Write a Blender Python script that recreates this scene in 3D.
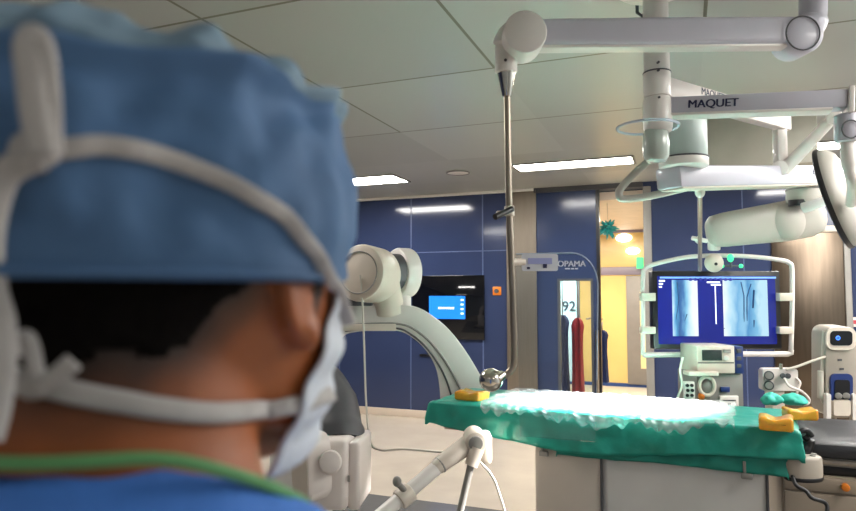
import bpy, bmesh, math, random
from mathutils import Vector, Matrix, noise
from mathutils.bvhtree import BVHTree
random.seed(7)
for o in list(bpy.data.objects): bpy.data.objects.remove(o)
SC = bpy.context.scene
COL = SC.collection
PI = math.pi
V = Vector

# ------------------------------------------------------------------ camera, light, exposure
FPX = 652.0; PSI = math.radians(21.6); PIT = math.radians(3.5); H = 1.62
F = V((-math.sin(PSI)*math.cos(PIT), math.cos(PSI)*math.cos(PIT), math.sin(PIT)))
R = V((math.cos(PSI), math.sin(PSI), 0)); U = R.cross(F); C0 = V((0, 0, H))
FH = V((-math.sin(PSI), math.cos(PSI), 0)); Z = V((0, 0, 1)); X = V((1, 0, 0)); Y = V((0, 1, 0))
def ray(x, y): return F + R*((x-428)/FPX) + U*((255.5-y)/FPX)
def P(x, y, d): return C0 + ray(x, y)*d
def onz(x, y, z): r = ray(x, y); return C0 + r*((z-H)/r.z)
def ony(x, y, yy): r = ray(x, y); return C0 + r*(yy/r.y)
S = lambda px, d: px*d/FPX

cd = bpy.data.cameras.new('camera'); cam = bpy.data.objects.new('camera', cd); COL.objects.link(cam)
cam.matrix_world = Matrix.Translation(C0) @ Matrix((R, U, -F)).transposed().to_4x4()
cd.sensor_width = 36; cd.lens = FPX/856*36; cd.clip_start = 0.02
cd.dof.use_dof = True; cd.dof.focus_distance = 3.8; cd.dof.aperture_fstop = 6.0
SC.camera = cam
w = bpy.data.worlds.new('World'); SC.world = w; w.use_nodes = True
w.node_tree.nodes['Background'].inputs[0].default_value = (0.75, 0.82, 0.9, 1)
w.node_tree.nodes['Background'].inputs[1].default_value = 0.05
SC.view_settings.view_transform = 'Standard'; SC.view_settings.look = 'None'
SC.view_settings.exposure = 0.42; SC.view_settings.gamma = 1; SC.view_settings.use_curve_mapping = False
ZC = H+1.35; WY = 8.1
def area(name, loc, sx, sy, power, col=(1, .97, .92), rot=(0, 0, 0)):
    l = bpy.data.lights.new(name, 'AREA'); l.shape = 'RECTANGLE'; l.size = sx; l.size_y = sy
    l.energy = power; l.color = col
    o = bpy.data.objects.new(name, l); COL.objects.link(o); o.location = loc; o.rotation_euler = rot
    return o
# unseen fill lights added at the ceiling, out of frame or behind the cap
for i, (lx, ly, pw) in enumerate([(2.1, -.6, 12), (-1.06, -1.4, 6), (-4.4, -.8, 8), (-3.3, 3.2, 45)]):
    area('unseen_fill_light', (lx, ly, ZC-.03), 1.17, .32, pw)
area('unseen_fill_light', (2.15, 4.0, ZC-.03), 1.3, 4.6, 200)  # wide unseen light added to brighten the room from the side
area('corridor_light', (-.9, 9.8, 2.7), 1.4, .8, 120, (1, .9, .7))
area('corridor_light', (-2.2, 9.8, 2.7), 1.2, .8, 80, (1, .95, .85))
# surgical lamp beam (the lamp head itself is built below)
LAMP_C = P(842, 196, 3.0)
sp = bpy.data.lights.new('surgical_beam', 'SPOT'); sp.energy = 5200; sp.spot_size = math.radians(34); sp.spot_blend = .75
sp.shadow_soft_size = .12; sp.color = (1, .97, .93)
spo = bpy.data.objects.new('surgical_beam', sp); COL.objects.link(spo)
BEAM_T = V((-.28, 3.42, 1.05)); BEAM_D = (BEAM_T-LAMP_C).normalized()
spo.location = LAMP_C + BEAM_D*.10
spo.rotation_euler = BEAM_D.to_track_quat('-Z', 'Y').to_euler()

# ------------------------------------------------------------------ materials
def lin(h):
    def f(c): c /= 255; return c/12.92 if c <= .04045 else ((c+.055)/1.055)**2.4
    return tuple(f(int(h[i:i+2], 16)) for i in (0, 2, 4))
def mat(name, col, rough=.5, metal=0, var=.06, scale=6, bump=0, bscale=40, spec=.5, trans=0, sss=0, emit=None, estr=0, coat=0, aniso=None):
    if isinstance(col, str): col = lin(col)
    m = bpy.data.materials.new(name); m.use_nodes = True
    nt = m.node_tree; b = nt.nodes['Principled BSDF']
    tc = nt.nodes.new('ShaderNodeTexCoord')
    src = tc.outputs['Object']
    if aniso:
        mp = nt.nodes.new('ShaderNodeMapping'); mp.inputs['Scale'].default_value = aniso
        nt.links.new(src, mp.inputs[0]); src = mp.outputs[0]
    n = nt.nodes.new('ShaderNodeTexNoise'); n.inputs['Scale'].default_value = scale; n.inputs['Detail'].default_value = 4
    nt.links.new(src, n.inputs['Vector'])
    r = nt.nodes.new('ShaderNodeValToRGB')
    r.color_ramp.elements[0].position = .3; r.color_ramp.elements[1].position = .7
    r.color_ramp.elements[0].color = (*[c*(1-var) for c in col], 1)
    r.color_ramp.elements[1].color = (*[min(1, c*(1+var)) for c in col], 1)
    nt.links.new(n.outputs['Fac'], r.inputs[0]); nt.links.new(r.outputs[0], b.inputs['Base Color'])
    b.inputs['Roughness'].default_value = rough; b.inputs['Metallic'].default_value = metal
    b.inputs['Specular IOR Level'].default_value = spec; b.inputs['Transmission Weight'].default_value = trans
    if sss: b.inputs['Subsurface Weight'].default_value = sss; b.inputs['Subsurface Radius'].default_value = (.02, .008, .004); b.inputs['Subsurface Scale'].default_value = 1
    if coat: b.inputs['Coat Weight'].default_value = coat; b.inputs['Coat Roughness'].default_value = .05
    if emit:
        b.inputs['Emission Color'].default_value = (*(lin(emit) if isinstance(emit, str) else emit), 1); b.inputs['Emission Strength'].default_value = estr
    if bump:
        n2 = nt.nodes.new('ShaderNodeTexNoise'); n2.inputs['Scale'].default_value = bscale; n2.inputs['Detail'].default_value = 3
        nt.links.new(src, n2.inputs['Vector'])
        bp = nt.nodes.new('ShaderNodeBump'); bp.inputs['Strength'].default_value = bump; bp.inputs['Distance'].default_value = .01
        nt.links.new(n2.outputs['Fac'], bp.inputs['Height']); nt.links.new(bp.outputs[0], b.inputs['Normal'])
    return m
def glassy(name, tint=(.93, .97, .98), gloss=.9):
    m = bpy.data.materials.new(name); m.use_nodes = True; nt = m.node_tree; nt.nodes.clear()
    o = nt.nodes.new('ShaderNodeOutputMaterial'); t = nt.nodes.new('ShaderNodeBsdfTransparent'); g = nt.nodes.new('ShaderNodeBsdfGlossy')
    fr = nt.nodes.new('ShaderNodeFresnel'); mx = nt.nodes.new('ShaderNodeMixShader')
    fr.inputs['IOR'].default_value = 1.45; g.inputs['Roughness'].default_value = .04
    t.inputs[0].default_value = (*tint, 1); g.inputs[0].default_value = (gloss, gloss, gloss, 1)
    nt.links.new(fr.outputs[0], mx.inputs[0]); nt.links.new(t.outputs[0], mx.inputs[1]); nt.links.new(g.outputs[0], mx.inputs[2])
    nt.links.new(mx.outputs[0], o.inputs[0]); return m
M = dict(
    wall=mat('blue_glass_panel', '313b5a', .10, var=.05, scale=1.5, spec=.5),
    door=mat('blue_door', '2e3a5a', .16, var=.05, scale=2),
    plain2=mat('bulkhead_paint', 'b4afa2', .45), plain=mat('pale_wall', 'a9b0b4', .6),
    seam=mat('seam', '4c5a80', .4),
    steel=mat('brushed_steel', 'a89c8e', .34, 1, var=.05, scale=3, aniso=(14, 14, 1), bump=.05, bscale=60),
    steel2=mat('stainless_panel', '5e5348', .3, 1, var=.14, scale=2, aniso=(12, 1, 1)),
    chrome=mat('chrome', 'd8d2c8', .12, 1, var=.03),
    white=mat('white_enamel', 'e6e0da', .35, var=.03, coat=.2),
    lav=mat('pale_arm_enamel', 'c3c1cc', .35, var=.03, coat=.2),
    warm=mat('warm_white_plastic', 'd8ccbe', .4, var=.03),
    pink=mat('bright_white_plastic', 'e6dcd6', .4, var=.03),
    pump=mat('putty_plastic', 'a59b8f', .45, var=.05), grey=mat('grey_plastic', '87847f', .5, var=.05),
    dgrey=mat('dark_grey_plastic', '4a4a4e', .5, var=.08),
    black=mat('black_plastic', '131316', .35, var=.1),
    blackgl=mat('black_glass', '0a0b10', .06, var=.05),
    beige=mat('beige_floor', 'c3b6a6', .22, var=.05, scale=3),
    gfloor=mat('grey_floor', '6b6965', .25, var=.06, scale=5),
    base=mat('beige_skirting', 'd0bfae', .4, var=.04),
    flap=mat('lead_flap', 'c6bbb0', .45, var=.05, scale=4, bump=.1, bscale=8),
    flap2=mat('pale_lead_flap', 'd2cfcb', .45, var=.05, scale=4, bump=.1, bscale=8),
    cab=mat('beige_cabinet', '9c8e7e', .4, var=.05),
    mattress=mat('black_mattress', '26262a', .45, var=.12, scale=10, bump=.15, bscale=80),
    boom=mat('boom_enamel', 'b4afa6', .38, var=.04), yellow=mat('yellow_wall', 'e6c682', .22, var=.05, scale=2),
    cream=mat('cream_panel', 'e8d9a4', .5), purple=mat('grey_rail', '8a7f92', .4),
    doorg=mat('grey_door', '85807e', .4, var=.06), bluestrip=mat('blue_strip', '2b4a8a', .5),
    cfloor=mat('corridor_floor', 'ddd8d0', .35, var=.04), cceil=mat('corridor_ceiling', 'dcc8b4', .5),
    lamp=mat('lamp_diffuser', 'ffffff', .5, emit=(1, .97, .92), estr=36),
    corrglint=mat('corridor_glint', 'ffffff', .5, emit=(1, .95, .85), estr=3),  # glow standing in for lights reflected in the corridor wall
    orange=mat('orange_plastic', 'd8791c', .4), red=mat('red_apron', 'a8242e', .5, var=.1), navy=mat('navy_cloth', '22305e', .8, var=.15),
    green=mat('green_led', '20c060', .4, emit=(.05, .9, .35), estr=1.0), exitg=mat('exit_sign', '30a060', .5, emit=(.1, .7, .3), estr=.8),
    teal=mat('teal_sheet', '12917f', .38, var=.1, scale=9, bump=.35, bscale=22, spec=.6),
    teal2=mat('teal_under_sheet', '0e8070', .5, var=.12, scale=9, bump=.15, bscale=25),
    tealcloth=mat('pale_teal_cloth', '3fb8a4', .7, var=.15, scale=20, bump=.3, bscale=30),
    tinsel=mat('turquoise_tuft', '2aa0a0', .4, var=.3, scale=30),
    gel=mat('orange_gel', 'f8b83c', .16, var=.2, scale=14, trans=.35, sss=.5, spec=.6),
    clear=glassy('clear_acrylic', (.90, .94, .97)), pane=glassy('door_glass'), dome=glassy('clear_dome', (.86, .93, .92)),
    rim=mat('acrylic_edge', 'b9c4d4', .25), ink=mat('navy_ink', '23264e', .5), inkw=mat('white_ink', 'e8eaf0', .5),
    label=mat('pale_label', 'cfd2da', .5), redink=mat('red_ink', 'b03040', .5),
    gaugef=mat('gauge_face', '8e8c88', .4), navyp=mat('navy_plastic', '23366e', .35), lcd=mat('lcd', '2c3634', .2),
    cable=mat('pale_cable', 'c9c2b6', .45), bcable=mat('black_cable', '18181a', .5),
)
# ------------------------------------------------------------------ mesh helpers
class MB:
    def __init__(s): s.bm = bmesh.new()
    def _merge(s, b):
        me = bpy.data.meshes.new('t'); b.to_mesh(me); b.free(); s.bm.from_mesh(me); bpy.data.meshes.remove(me); return s
    def box(s, c, ax, hs, bevel=0, seg=2):
        b = bmesh.new(); bmesh.ops.create_cube(b, size=2)
        bmesh.ops.scale(b, vec=hs, verts=b.verts)
        if bevel: bmesh.ops.bevel(b, geom=b.edges[:], offset=bevel, segments=seg, profile=.5, affect='EDGES')
        m = Matrix(ax).transposed().to_4x4(); m.translation = c
        bmesh.ops.transform(b, matrix=m, verts=b.verts)
        if m.determinant() < 0: bmesh.ops.reverse_faces(b, faces=b.faces)
        return s._merge(b)
    def tube(s, pts, r, seg=14, caps=True):
        pts = [V(p) for p in pts]; n = len(pts)
        rs = r if isinstance(r, (list, tuple)) else [r]*n
        b = bmesh.new(); rings = []
        t0 = (pts[1]-pts[0]).normalized()
        nrm = t0.orthogonal().normalized()
        for i, p in enumerate(pts):
            t = (pts[min(i+1, n-1)]-pts[max(i-1, 0)]).normalized()
            nrm = (nrm - t*nrm.dot(t)).normalized(); bi = t.cross(nrm)
            rings.append([b.verts.new(p + (nrm*math.cos(2*PI*k/seg)+bi*math.sin(2*PI*k/seg))*rs[i]) for k in range(seg)])
        for i in range(n-1):
            for k in range(seg):
                b.faces.new((rings[i][k], rings[i][(k+1) % seg], rings[i+1][(k+1) % seg], rings[i+1][k]))
        if caps: b.faces.new(rings[0][::-1]); b.faces.new(rings[-1])
        return s._merge(b)
    def cyl(s, p0, p1, r0, r1=None, seg=28, bevel=0):
        r1 = r0 if r1 is None else r1
        p0 = V(p0); p1 = V(p1)
        if bevel:
            d = (p1-p0).normalized()
            return s.tube([p0, p0+d*bevel*.3, p0+d*bevel, p1-d*bevel, p1-d*bevel*.3, p1], [r0-bevel, r0-bevel*.3, r0, r1, r1-bevel*.3, r1-bevel], seg)
        return s.tube([p0, p1], [r0, r1], seg)
    def ell(s, c, ax, rad, u=24, v=14):
        b = bmesh.new(); bmesh.ops.create_uvsphere(b, u_segments=u, v_segments=v, radius=1)
        bmesh.ops.scale(b, vec=rad, verts=b.verts)
        m = Matrix(ax).transposed().to_4x4(); m.translation = c
        bmesh.ops.transform(b, matrix=m, verts=b.verts)
        if m.determinant() < 0: bmesh.ops.reverse_faces(b, faces=b.faces)
        return s._merge(b)
    def prism(s, pts, th, bevel=0):
        b = bmesh.new(); th = V(th)
        a = [b.verts.new(p) for p in pts]; c = [b.verts.new(V(p)+th) for p in pts]; n = len(pts)
        b.faces.new(a); b.faces.new(c[::-1])
        for i in range(n): b.faces.new((a[(i+1) % n], a[i], c[i], c[(i+1) % n]))
        bmesh.ops.recalc_face_normals(b, faces=b.faces)
        if bevel:
            eds = [e for e in b.edges if len(e.link_faces) == 2 and any(len(f.verts) > 4 or n == 4 for f in e.link_faces)]
            bmesh.ops.bevel(b, geom=eds, offset=bevel, segments=2, profile=.5, affect='EDGES', clamp_overlap=True)
        return s._merge(b)
    def torus(s, c, a1, a2, ra, rb, r, seg=48):
        pts = [V(c)+V(a1)*ra*math.cos(2*PI*k/seg)+V(a2)*rb*math.sin(2*PI*k/seg) for k in range(seg+1)]
        return s.tube(pts, r, 10, False)
    def loft(s, rings, caps=True, close=True):
        b = bmesh.new(); vr = [[b.verts.new(p) for p in ring] for ring in rings]; n = len(vr[0])
        for i in range(len(vr)-1):
            for k in range(n if close else n-1):
                b.faces.new((vr[i][k], vr[i][(k+1) % n], vr[i+1][(k+1) % n], vr[i+1][k]))
        if caps: b.faces.new(vr[0][::-1]); b.faces.new(vr[-1])
        bmesh.ops.recalc_face_normals(b, faces=b.faces)
        return s._merge(b)
    def build(s, name, m, parent=None, smooth=True, ang=35, label=None):
        me = bpy.data.meshes.new(name)
        root = V((0, 0, 0)); p = parent
        while p is not None: root += p.location; p = p.parent
        if root.length: bmesh.ops.translate(s.bm, vec=-root, verts=s.bm.verts)
        s.bm.to_mesh(me); s.bm.free()
        if smooth:
            me.shade_smooth(); me.set_sharp_from_angle(angle=math.radians(ang))
        me.materials.append(m if not isinstance(m, str) else M[m])
        o = bpy.data.objects.new(name, me); COL.objects.link(o); o.parent = parent
        if label: o['label'] = label
        return o
def tag(o, label, cat, group=None, kind=None):
    o['label'] = label; o['category'] = cat
    if group: o['group'] = group
    if kind: o['kind'] = kind
    return o
def thing(name, loc, label, cat, group=None):
    o = bpy.data.objects.new(name, None); COL.objects.link(o); o.location = V(loc); o.empty_display_size = .05
    return tag(o, label, cat, group)
def struct(o, label=None, cat=None):
    o['kind'] = 'structure'
    if label: o['label'] = label; o['category'] = cat
    return o
def spline(pts, n=8):
    pts = [V(p) for p in pts]; out = []
    for i in range(len(pts)-1):
        p0 = pts[max(i-1, 0)]; p1 = pts[i]; p2 = pts[i+1]; p3 = pts[min(i+2, len(pts)-1)]
        for k in range(n):
            t = k/n
            out.append(.5*((2*p1)+(p2-p0)*t+(2*p0-5*p1+4*p2-p3)*t*t+(3*p1-p0-3*p2+p3)*t**3))
    out.append(pts[-1]); return out
VA = (R, FH, Z); RA = (X, Y, Z)
def vbox(mb, x0, y0, x1, y1, d, depth, bevel=0, yaw=0):
    """a box facing the room from the wall side: front face at depth d"""
    c = P((x0+x1)/2, (y0+y1)/2, d)
    q = Matrix.Rotation(yaw, 3, 'Z'); ax = (q @ R, q @ FH, Z)
    return mb.box(c+ax[1]*(depth/2), ax, (S(x1-x0, d)/2, depth/2, S(y1-y0, d)/2), bevel)
def rbox_pts(x0, y0, x1, y1, d, r, n=6):
    pts = []
    for cx, cy, a0 in ((x1-r, y0+r, -90), (x1-r, y1-r, 0), (x0+r, y1-r, 90), (x0+r, y0+r, 180)):
        for k in range(n+1):
            a = math.radians(a0+90*k/n); pts.append(P(cx+r*math.cos(a), cy+r*math.sin(a), d))
    return pts
def text(s, size, org, xd, up, m, parent, name='lettering', align='CENTER', bold=0):
    cu = bpy.data.curves.new('t', 'FONT'); cu.body = s; cu.size = size; cu.extrude = .0006; cu.align_x = align; cu.align_y = 'CENTER'
    t = bpy.data.objects.new('t', cu); COL.objects.link(t)
    bpy.context.view_layer.update()
    me = bpy.data.meshes.new_from_object(t.evaluated_get(bpy.context.evaluated_depsgraph_get()))
    bpy.data.objects.remove(t)
    xd = V(xd).normalized(); nz = xd.cross(V(up)).normalized(); up = nz.cross(xd)
    mx = Matrix((xd, up, nz)).transposed().to_4x4(); mx.translation = org
    me.transform(mx)
    mb = MB()
    for k in ((0,) if not bold else (-.5, 0, .5)):
        m2 = me.copy(); m2.transform(Matrix.Translation(xd*bold*k+nz*abs(k)*.0002)); mb.bm.from_mesh(m2); bpy.data.meshes.remove(m2)
    bpy.data.meshes.remove(me)
    return mb.build(name, m, parent, smooth=False)

# ------------------------------------------------------------------ the room
XL, XR, YF = -6.3, 3.0, -2.5
xdl, xdr = ony(535, 300, WY).x, ony(600, 300, WY).x      # sliding door leaf
xo = ony(645, 300, WY).x                                  # far jamb of the opening
def rb(x0, x1, y0, y1, z0, z1, bevel=0):
    return MB().box(V(((x0+x1)/2, (y0+y1)/2, (z0+z1)/2)), RA, ((x1-x0)/2, (y1-y0)/2, (z1-z0)/2), bevel)
def ceiling_mat():
    m = bpy.data.materials.new('ceiling_panels'); m.use_nodes = True; nt = m.node_tree; b = nt.nodes['Principled BSDF']
    tc = nt.nodes.new('ShaderNodeTexCoord'); sx = nt.nodes.new('ShaderNodeSeparateXYZ'); nt.links.new(tc.outputs['Object'], sx.inputs[0])
    def math_(op, a, b_=None, c=None):
        n = nt.nodes.new('ShaderNodeMath'); n.operation = op
        for i, v in enumerate((a, b_, c)):
            if v is None: continue
            if isinstance(v, (int, float)): n.inputs[i].default_value = v
            else: nt.links.new(v, n.inputs[i])
        return n.outputs[0]
    cells = []
    lines = []
    for ch, off, pitch in (('X', CX0, CPX), ('Y', CY0, CPY)):
        t = math_('DIVIDE', math_('SUBTRACT', sx.outputs[ch], off), pitch)
        fr = math_('FRACT', t); cells.append(math_('FLOOR', t))
        d = math_('MINIMUM', fr, math_('SUBTRACT', 1, fr))
        lines.append((math_('LESS_THAN', d, .0075), ch))
    lim = math_('ADD', 3.69, math_('MULTIPLY', math_('LESS_THAN', sx.outputs['X'], -1.6), 1.19))
    lx = math_('MULTIPLY', lines[0][0], math_('LESS_THAN', sx.outputs['Y'], lim))
    ly = math_('MULTIPLY', lines[1][0], math_('LESS_THAN', sx.outputs['Y'], 5.0))
    ln = math_('MAXIMUM', lx, ly)
    cb = nt.nodes.new('ShaderNodeCombineXYZ'); nt.links.new(cells[0], cb.inputs[0]); nt.links.new(cells[1], cb.inputs[1])
    wn = nt.nodes.new('ShaderNodeTexWhiteNoise'); nt.links.new(cb.outputs[0], wn.inputs[0])
    r = nt.nodes.new('ShaderNodeValToRGB'); a, c = lin('a4a49e'), lin('b4b4ae')
    r.color_ramp.elements[0].color = (*a, 1); r.color_ramp.elements[1].color = (*c, 1)
    nt.links.new(wn.outputs['Value'], r.inputs[0])
    mx = nt.nodes.new('ShaderNodeMix'); mx.data_type = 'RGBA'; nt.links.new(ln, mx.inputs['Factor'])
    nt.links.new(r.outputs[0], mx.inputs['A']); mx.inputs['B'].default_value = (*lin('6a6650'), 1)
    nt.links.new(mx.outputs['Result'], b.inputs['Base Color'])
    b.inputs['Roughness'].default_value = .32; b.inputs['Specular IOR Level'].default_value = .5
    return m
CX0, CPX, CY0, CPY = -1.032, 1.145, 2.486, 1.194
M['ceil'] = ceiling_mat()
struct(rb(XL, XR, YF, WY, -.1, 0).build('floor', 'beige'), 'pale beige glossy floor of the operating room', 'floor')
struct(rb(-3.4, 2.4, 1.6, 4.87, 0, .004).build('floor_inlay', 'gfloor'), 'darker grey floor area around the operating table', 'floor')
struct(rb(XL, XR, YF, WY+.02, ZC, ZC+.1).build('ceiling', 'ceil'), 'grey metal panel ceiling with thin dark seams', 'ceiling')
wl = struct(rb(XL, xdl, WY, WY+.16, 0, ZC).build('wall_back', 'wall'), 'glossy blue glass panel wall behind the operating table', 'wall')
wr = struct(rb(xo, XR, WY, WY+.16, 0, ZC).build('wall_back_right', 'wall'), 'glossy blue panel wall behind the hanging monitor', 'wall')
struct(rb(XL-.1, XL, YF, WY, 0, ZC).build('wall_left', 'wall'), 'blue wall at the far side behind the surgeon', 'wall')
struct(rb(XR, XR+.1, YF, WY, 0, ZC).build('wall_right', 'plain'))
struct(rb(XL, XR, YF-.1, YF, 0, ZC).build('wall_front', 'plain'))
mb = MB()
for px in (340, 411, 483):
    x = ony(px, 300, WY).x; mb.box(V((x, WY-.001, ZC/2)), RA, (.008, .002, ZC/2))
z = ony(440, 252, WY).z; mb.box(V(((XL+ony(505, 0, WY).x)/2, WY-.001, z)), RA, ((ony(505, 0, WY).x-XL)/2, .002, .006))
mb.build('panel_seam', 'seam', wl, False)
mb = MB()
for px in (700, 745):
    x = ony(px, 300, WY).x; mb.box(V((x, WY-.001, ZC/2)), RA, (.006, .002, ZC/2))
mb.build('panel_seam', 'seam', wr, False)
x5, x6 = ony(505, 0, WY).x, ony(534, 0, WY).x
struct(rb(x5, x6, WY-.02, WY, 0, ZC-.02).build('trim_1', 'steel'), 'brushed steel strip beside the blue sliding door', 'trim')
x5, x6 = ony(763, 0, WY).x, ony(833, 0, WY).x
t = struct(rb(x5, x6, WY-.04, WY, 0, ony(800, 233, WY).z, .006).build('door_2', 'steel2'), 'brushed stainless panel door on the blue wall', 'door')
rb(x5-.02, x6+.05, WY-.06, WY, ony(800, 233, WY).z, ony(800, 227, WY).z, .005).build('top_rail', 'warm', t)
rb(x6, x6+.06, WY-.06, WY, 0, ony(800, 233, WY).z, .005).build('jamb', 'grey', t)
struct(rb(XL, xdl-.02, WY-.014, WY, 0, .10, .004).build('baseboard_back', 'base'), 'pale beige skirting along the blue wall', 'skirting')
struct(rb(xo+.02, XR, WY-.014, WY, 0, .10, .004).build('baseboard_right', 'base'))
struct(rb(XL, xdl, WY-.03, WY, ZC-.035, ZC, .004).build('trim_2', 'white'), 'pale cornice strip along the top of the blue wall', 'trim')
# sliding door with window
mb = MB(); dy = WY+.02
wx0, wx1 = ony(556, 0, WY).x, ony(586, 0, WY).x; wz0, wz1 = ony(570, 394, WY).z, ony(570, 281, WY).z
zt = ZC-.06
for a, b_, c, d in ((xdl, wx0, 0, zt), (wx1, xdr, 0, zt), (wx0, wx1, 0, wz0), (wx0, wx1, wz1, zt)):
    mb.box(V(((a+b_)/2, dy+.03, (c+d)/2)), RA, ((b_-a)/2, .03, (d-c)/2))
dr = struct(mb.build('door_1', 'door', None, False), 'blue sliding door with a tall glazed window', 'door')
rb(xdr-.035, xdr+.004, dy-.006, dy+.066, 0, zt).build('edge_strip', 'black', dr, False)
mb = MB()
for a, b_, c, d in ((wx0-.03, wx0, wz0-.03, wz1+.03), (wx1, wx1+.03, wz0-.03, wz1+.03), (wx0, wx1, wz0-.03, wz0), (wx0, wx1, wz1, wz1+.03)):
    mb.box(V(((a+b_)/2, dy-.004, (c+d)/2)), RA, ((b_-a)/2, .008, (d-c)/2))
mb.build('window_frame', 'dgrey', dr, False)
rb(wx0, wx1, dy+.026, dy+.032, wz0, wz1).build('pane', 'pane', dr, False)
hx = ony(592, 0, WY).x
MB().tube([V((hx, dy-.05, ony(590, 330, WY).z)), V((hx, dy-.05, ony(590, 392, WY).z))], .02).build('handle', 'steel', dr)
struct(rb(xdl, xo, WY-.02, WY+.18, ZC-.06, ZC).build('trim_3', 'dgrey'), 'dark track above the sliding door', 'trim')
struct(rb(xo, xo+.09, WY-.03, WY+.18, 0, ZC-.06, .004).build('trim_4', 'grey'), 'grey jamb at the edge of the corridor doorway', 'trim')
# corridor
CY = 12.2; CZ = H+67/652*11.45
struct(rb(-6, 3, WY+.16, CY+.1, -.1, -.001).build('floor_corridor', 'cfloor'), 'pale floor of the corridor beyond the doorway', 'floor')
struct(rb(-6, 3, WY+.16, CY+.1, CZ, CZ+.1).build('ceiling_corridor', 'cceil'), 'pale ceiling of the corridor beyond the doorway', 'ceiling')
yw = struct(rb(-6, 3, CY, CY+.1, 0, CZ).build('wall_corridor', 'yellow'), 'yellow corridor wall seen through the doorway', 'wall')
struct(rb(-6.1, -6, WY+.16, CY+.1, 0, CZ).build('wall_corridor_left', 'yellow'))
struct(rb(3, 3.1, WY+.16, CY+.1, 0, CZ).build('wall_corridor_right', 'yellow'))
struct(rb(-6, 3, CY-.03, CY, ony(620, 275, CY).z, ony(620, 267, CY).z, .005).build('trim_5', 'purple'), 'grey rail above the corridor doors', 'trim')
struct(rb(-6, 3, CY-.03, CY, CZ-.05, CZ, .005).build('trim_6', 'purple'), 'grey cornice on the yellow corridor wall', 'trim')
struct(rb(-6, 3, CY-.02, CY, 0, .06).build('baseboard_corridor', 'bluestrip'))
a, b_ = ony(621, 0, CY).x, ony(650, 0, CY).x
cdoor = struct(rb(a, b_, CY-.05, CY, .05, ony(620, 276, CY).z, .006).build('door_3', 'doorg'), 'grey corridor door with a cream window', 'door')
rb(ony(634, 0, CY).x, ony(643, 0, CY).x, CY-.06, CY-.05, ony(634, 368, CY).z, ony(634, 292, CY).z).build('pane', 'cream', cdoor, False)
for (px, py, w_, lb) in ((624, 238, 8, 'upper of two glowing ovals painted as reflected light on the yellow corridor wall'), (633, 251, 7, 'lower of two glowing ovals painted as reflected light on the yellow corridor wall')):
    p = ony(px, py, CY)  # glowing ovals added for lights reflected in the glossy wall
    o = MB().ell(p-Y*.03, RA, (w_*.0175, .05, w_*.0095)).build('wall_glint', 'corrglint'); tag(o, lb, 'lamp', 'painted reflections on the corridor wall')
p = ony(640, 263, CY-.2)
t = thing('exit_sign', p, 'small green exit sign by the corridor ceiling rail', 'sign')
MB().box(p, RA, (.06, .02, .10), .004).build('panel', 'exitg', t)
MB().cyl(p+V((0, .02, 0)), p+V((0, .2, 0)), .012).build('bracket', 'grey', t)
# tuft hanging in the doorway
p0 = ony(607, 200, 8.5); p0.z = CZ; p1 = ony(608, 229, 8.5)
t = thing('hanging_tuft', p1, 'turquoise tuft hanging at the top of the doorway', 'decoration')
MB().cyl(p1, p0, .004, seg=8).build('string', 'cable', t)
mb = MB()
for k in range(46):
    dv = V((random.gauss(0, 1), random.gauss(0, 1), random.gauss(-.15, 1))).normalized()*random.uniform(.08, .15)
    mb.tube([p1, p1+dv*.5+V((0, 0, .01)), p1+dv], [.022, .02, .006], 6)
mb.build('tassel', 'tinsel', t)
# aprons and coat beyond the door window
def garment(name, px0, px1, py0, py1, yy, m, label, cat, hookz=.1, hookm='grey'):
    a = ony(px0, py0, yy); b = ony(px1, py1, yy); cx = (a.x+b.x)/2; hw = (b.x-a.x)/2
    t = thing(name, (cx, yy, b.z), label, cat)
    rings = []
    for i, f in enumerate([0, .04, .1, .2, .45, .75, 1]):
        z_ = a.z+(b.z-a.z)*f; ww = hw*[.4, .8, 1, .86, .84, .92, 1][i]; dd = [.04, .06, .08, .09, .09, .1, .1][i]
        rings.append([V((cx+ww*math.cos(q)*(1+.06*math.sin(5*q+i)), yy+dd*math.sin(q)*(1+.25*math.sin(6*q)), z_)) for q in [2*PI*k/28 for k in range(28)]])
    MB().loft(rings).build('cloth', m, t)
    MB().tube([V((cx, yy, a.z-.02)), V((cx, yy, a.z+hookz-.04)), V((cx, yy+.05, a.z+hookz))], .008, 8).build('hook', hookm, t)
    return cx, a.z
RAILY = 9.3
garment('apron', 571, 585, 318, 400, RAILY, 'red', 'red apron hanging behind the sliding door window', 'apron', ony(570, 274, RAILY).z-ony(570, 318, RAILY).z)
garment('apron', 556, 570, 315, 392, RAILY, 'navy', 'dark apron hanging beside the red apron behind the door window', 'apron', ony(570, 274, RAILY).z-ony(570, 315, RAILY).z)
garment('coat', 596, 609, 330, 382, 8.7, 'navy', 'dark blue coat hanging in the corridor beside the door edge', 'coat')
zr = ony(570, 274, RAILY).z; xr = ony(594, 300, RAILY+.05).x
t = thing('garment_rail', (-1.5, RAILY+.05, 0), 'steel rail holding the aprons in the corridor', 'rail')
MB().tube([V((-2.3, RAILY+.05, 0)), V((-2.3, RAILY+.05, zr)), V((xr, RAILY+.05, zr)), V((xr, RAILY+.05, 0))], .018).build('frame', 'steel', t)
q = ony(602, 327, 8.7); MB().tube([V((q.x, 8.74, q.z+.10)), V((q.x-.09, 8.5, q.z+.12)), V((q.x-.12, WY+.08, q.z+.12))], .012).build('peg', 'steel', dr)
for i in (-2.3, xr): MB().box(V((i, RAILY+.05, .015)), RA, (.03, .25, .015), .008).build('foot', 'steel', t)
a = ony(557, 283, 10.6); b_ = ony(579, 350, 10.6)
t = thing('notice_board', ((a.x+b_.x)/2, 10.6, 0), 'pale glass sign reading 92 beyond the door window', 'sign')
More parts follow.
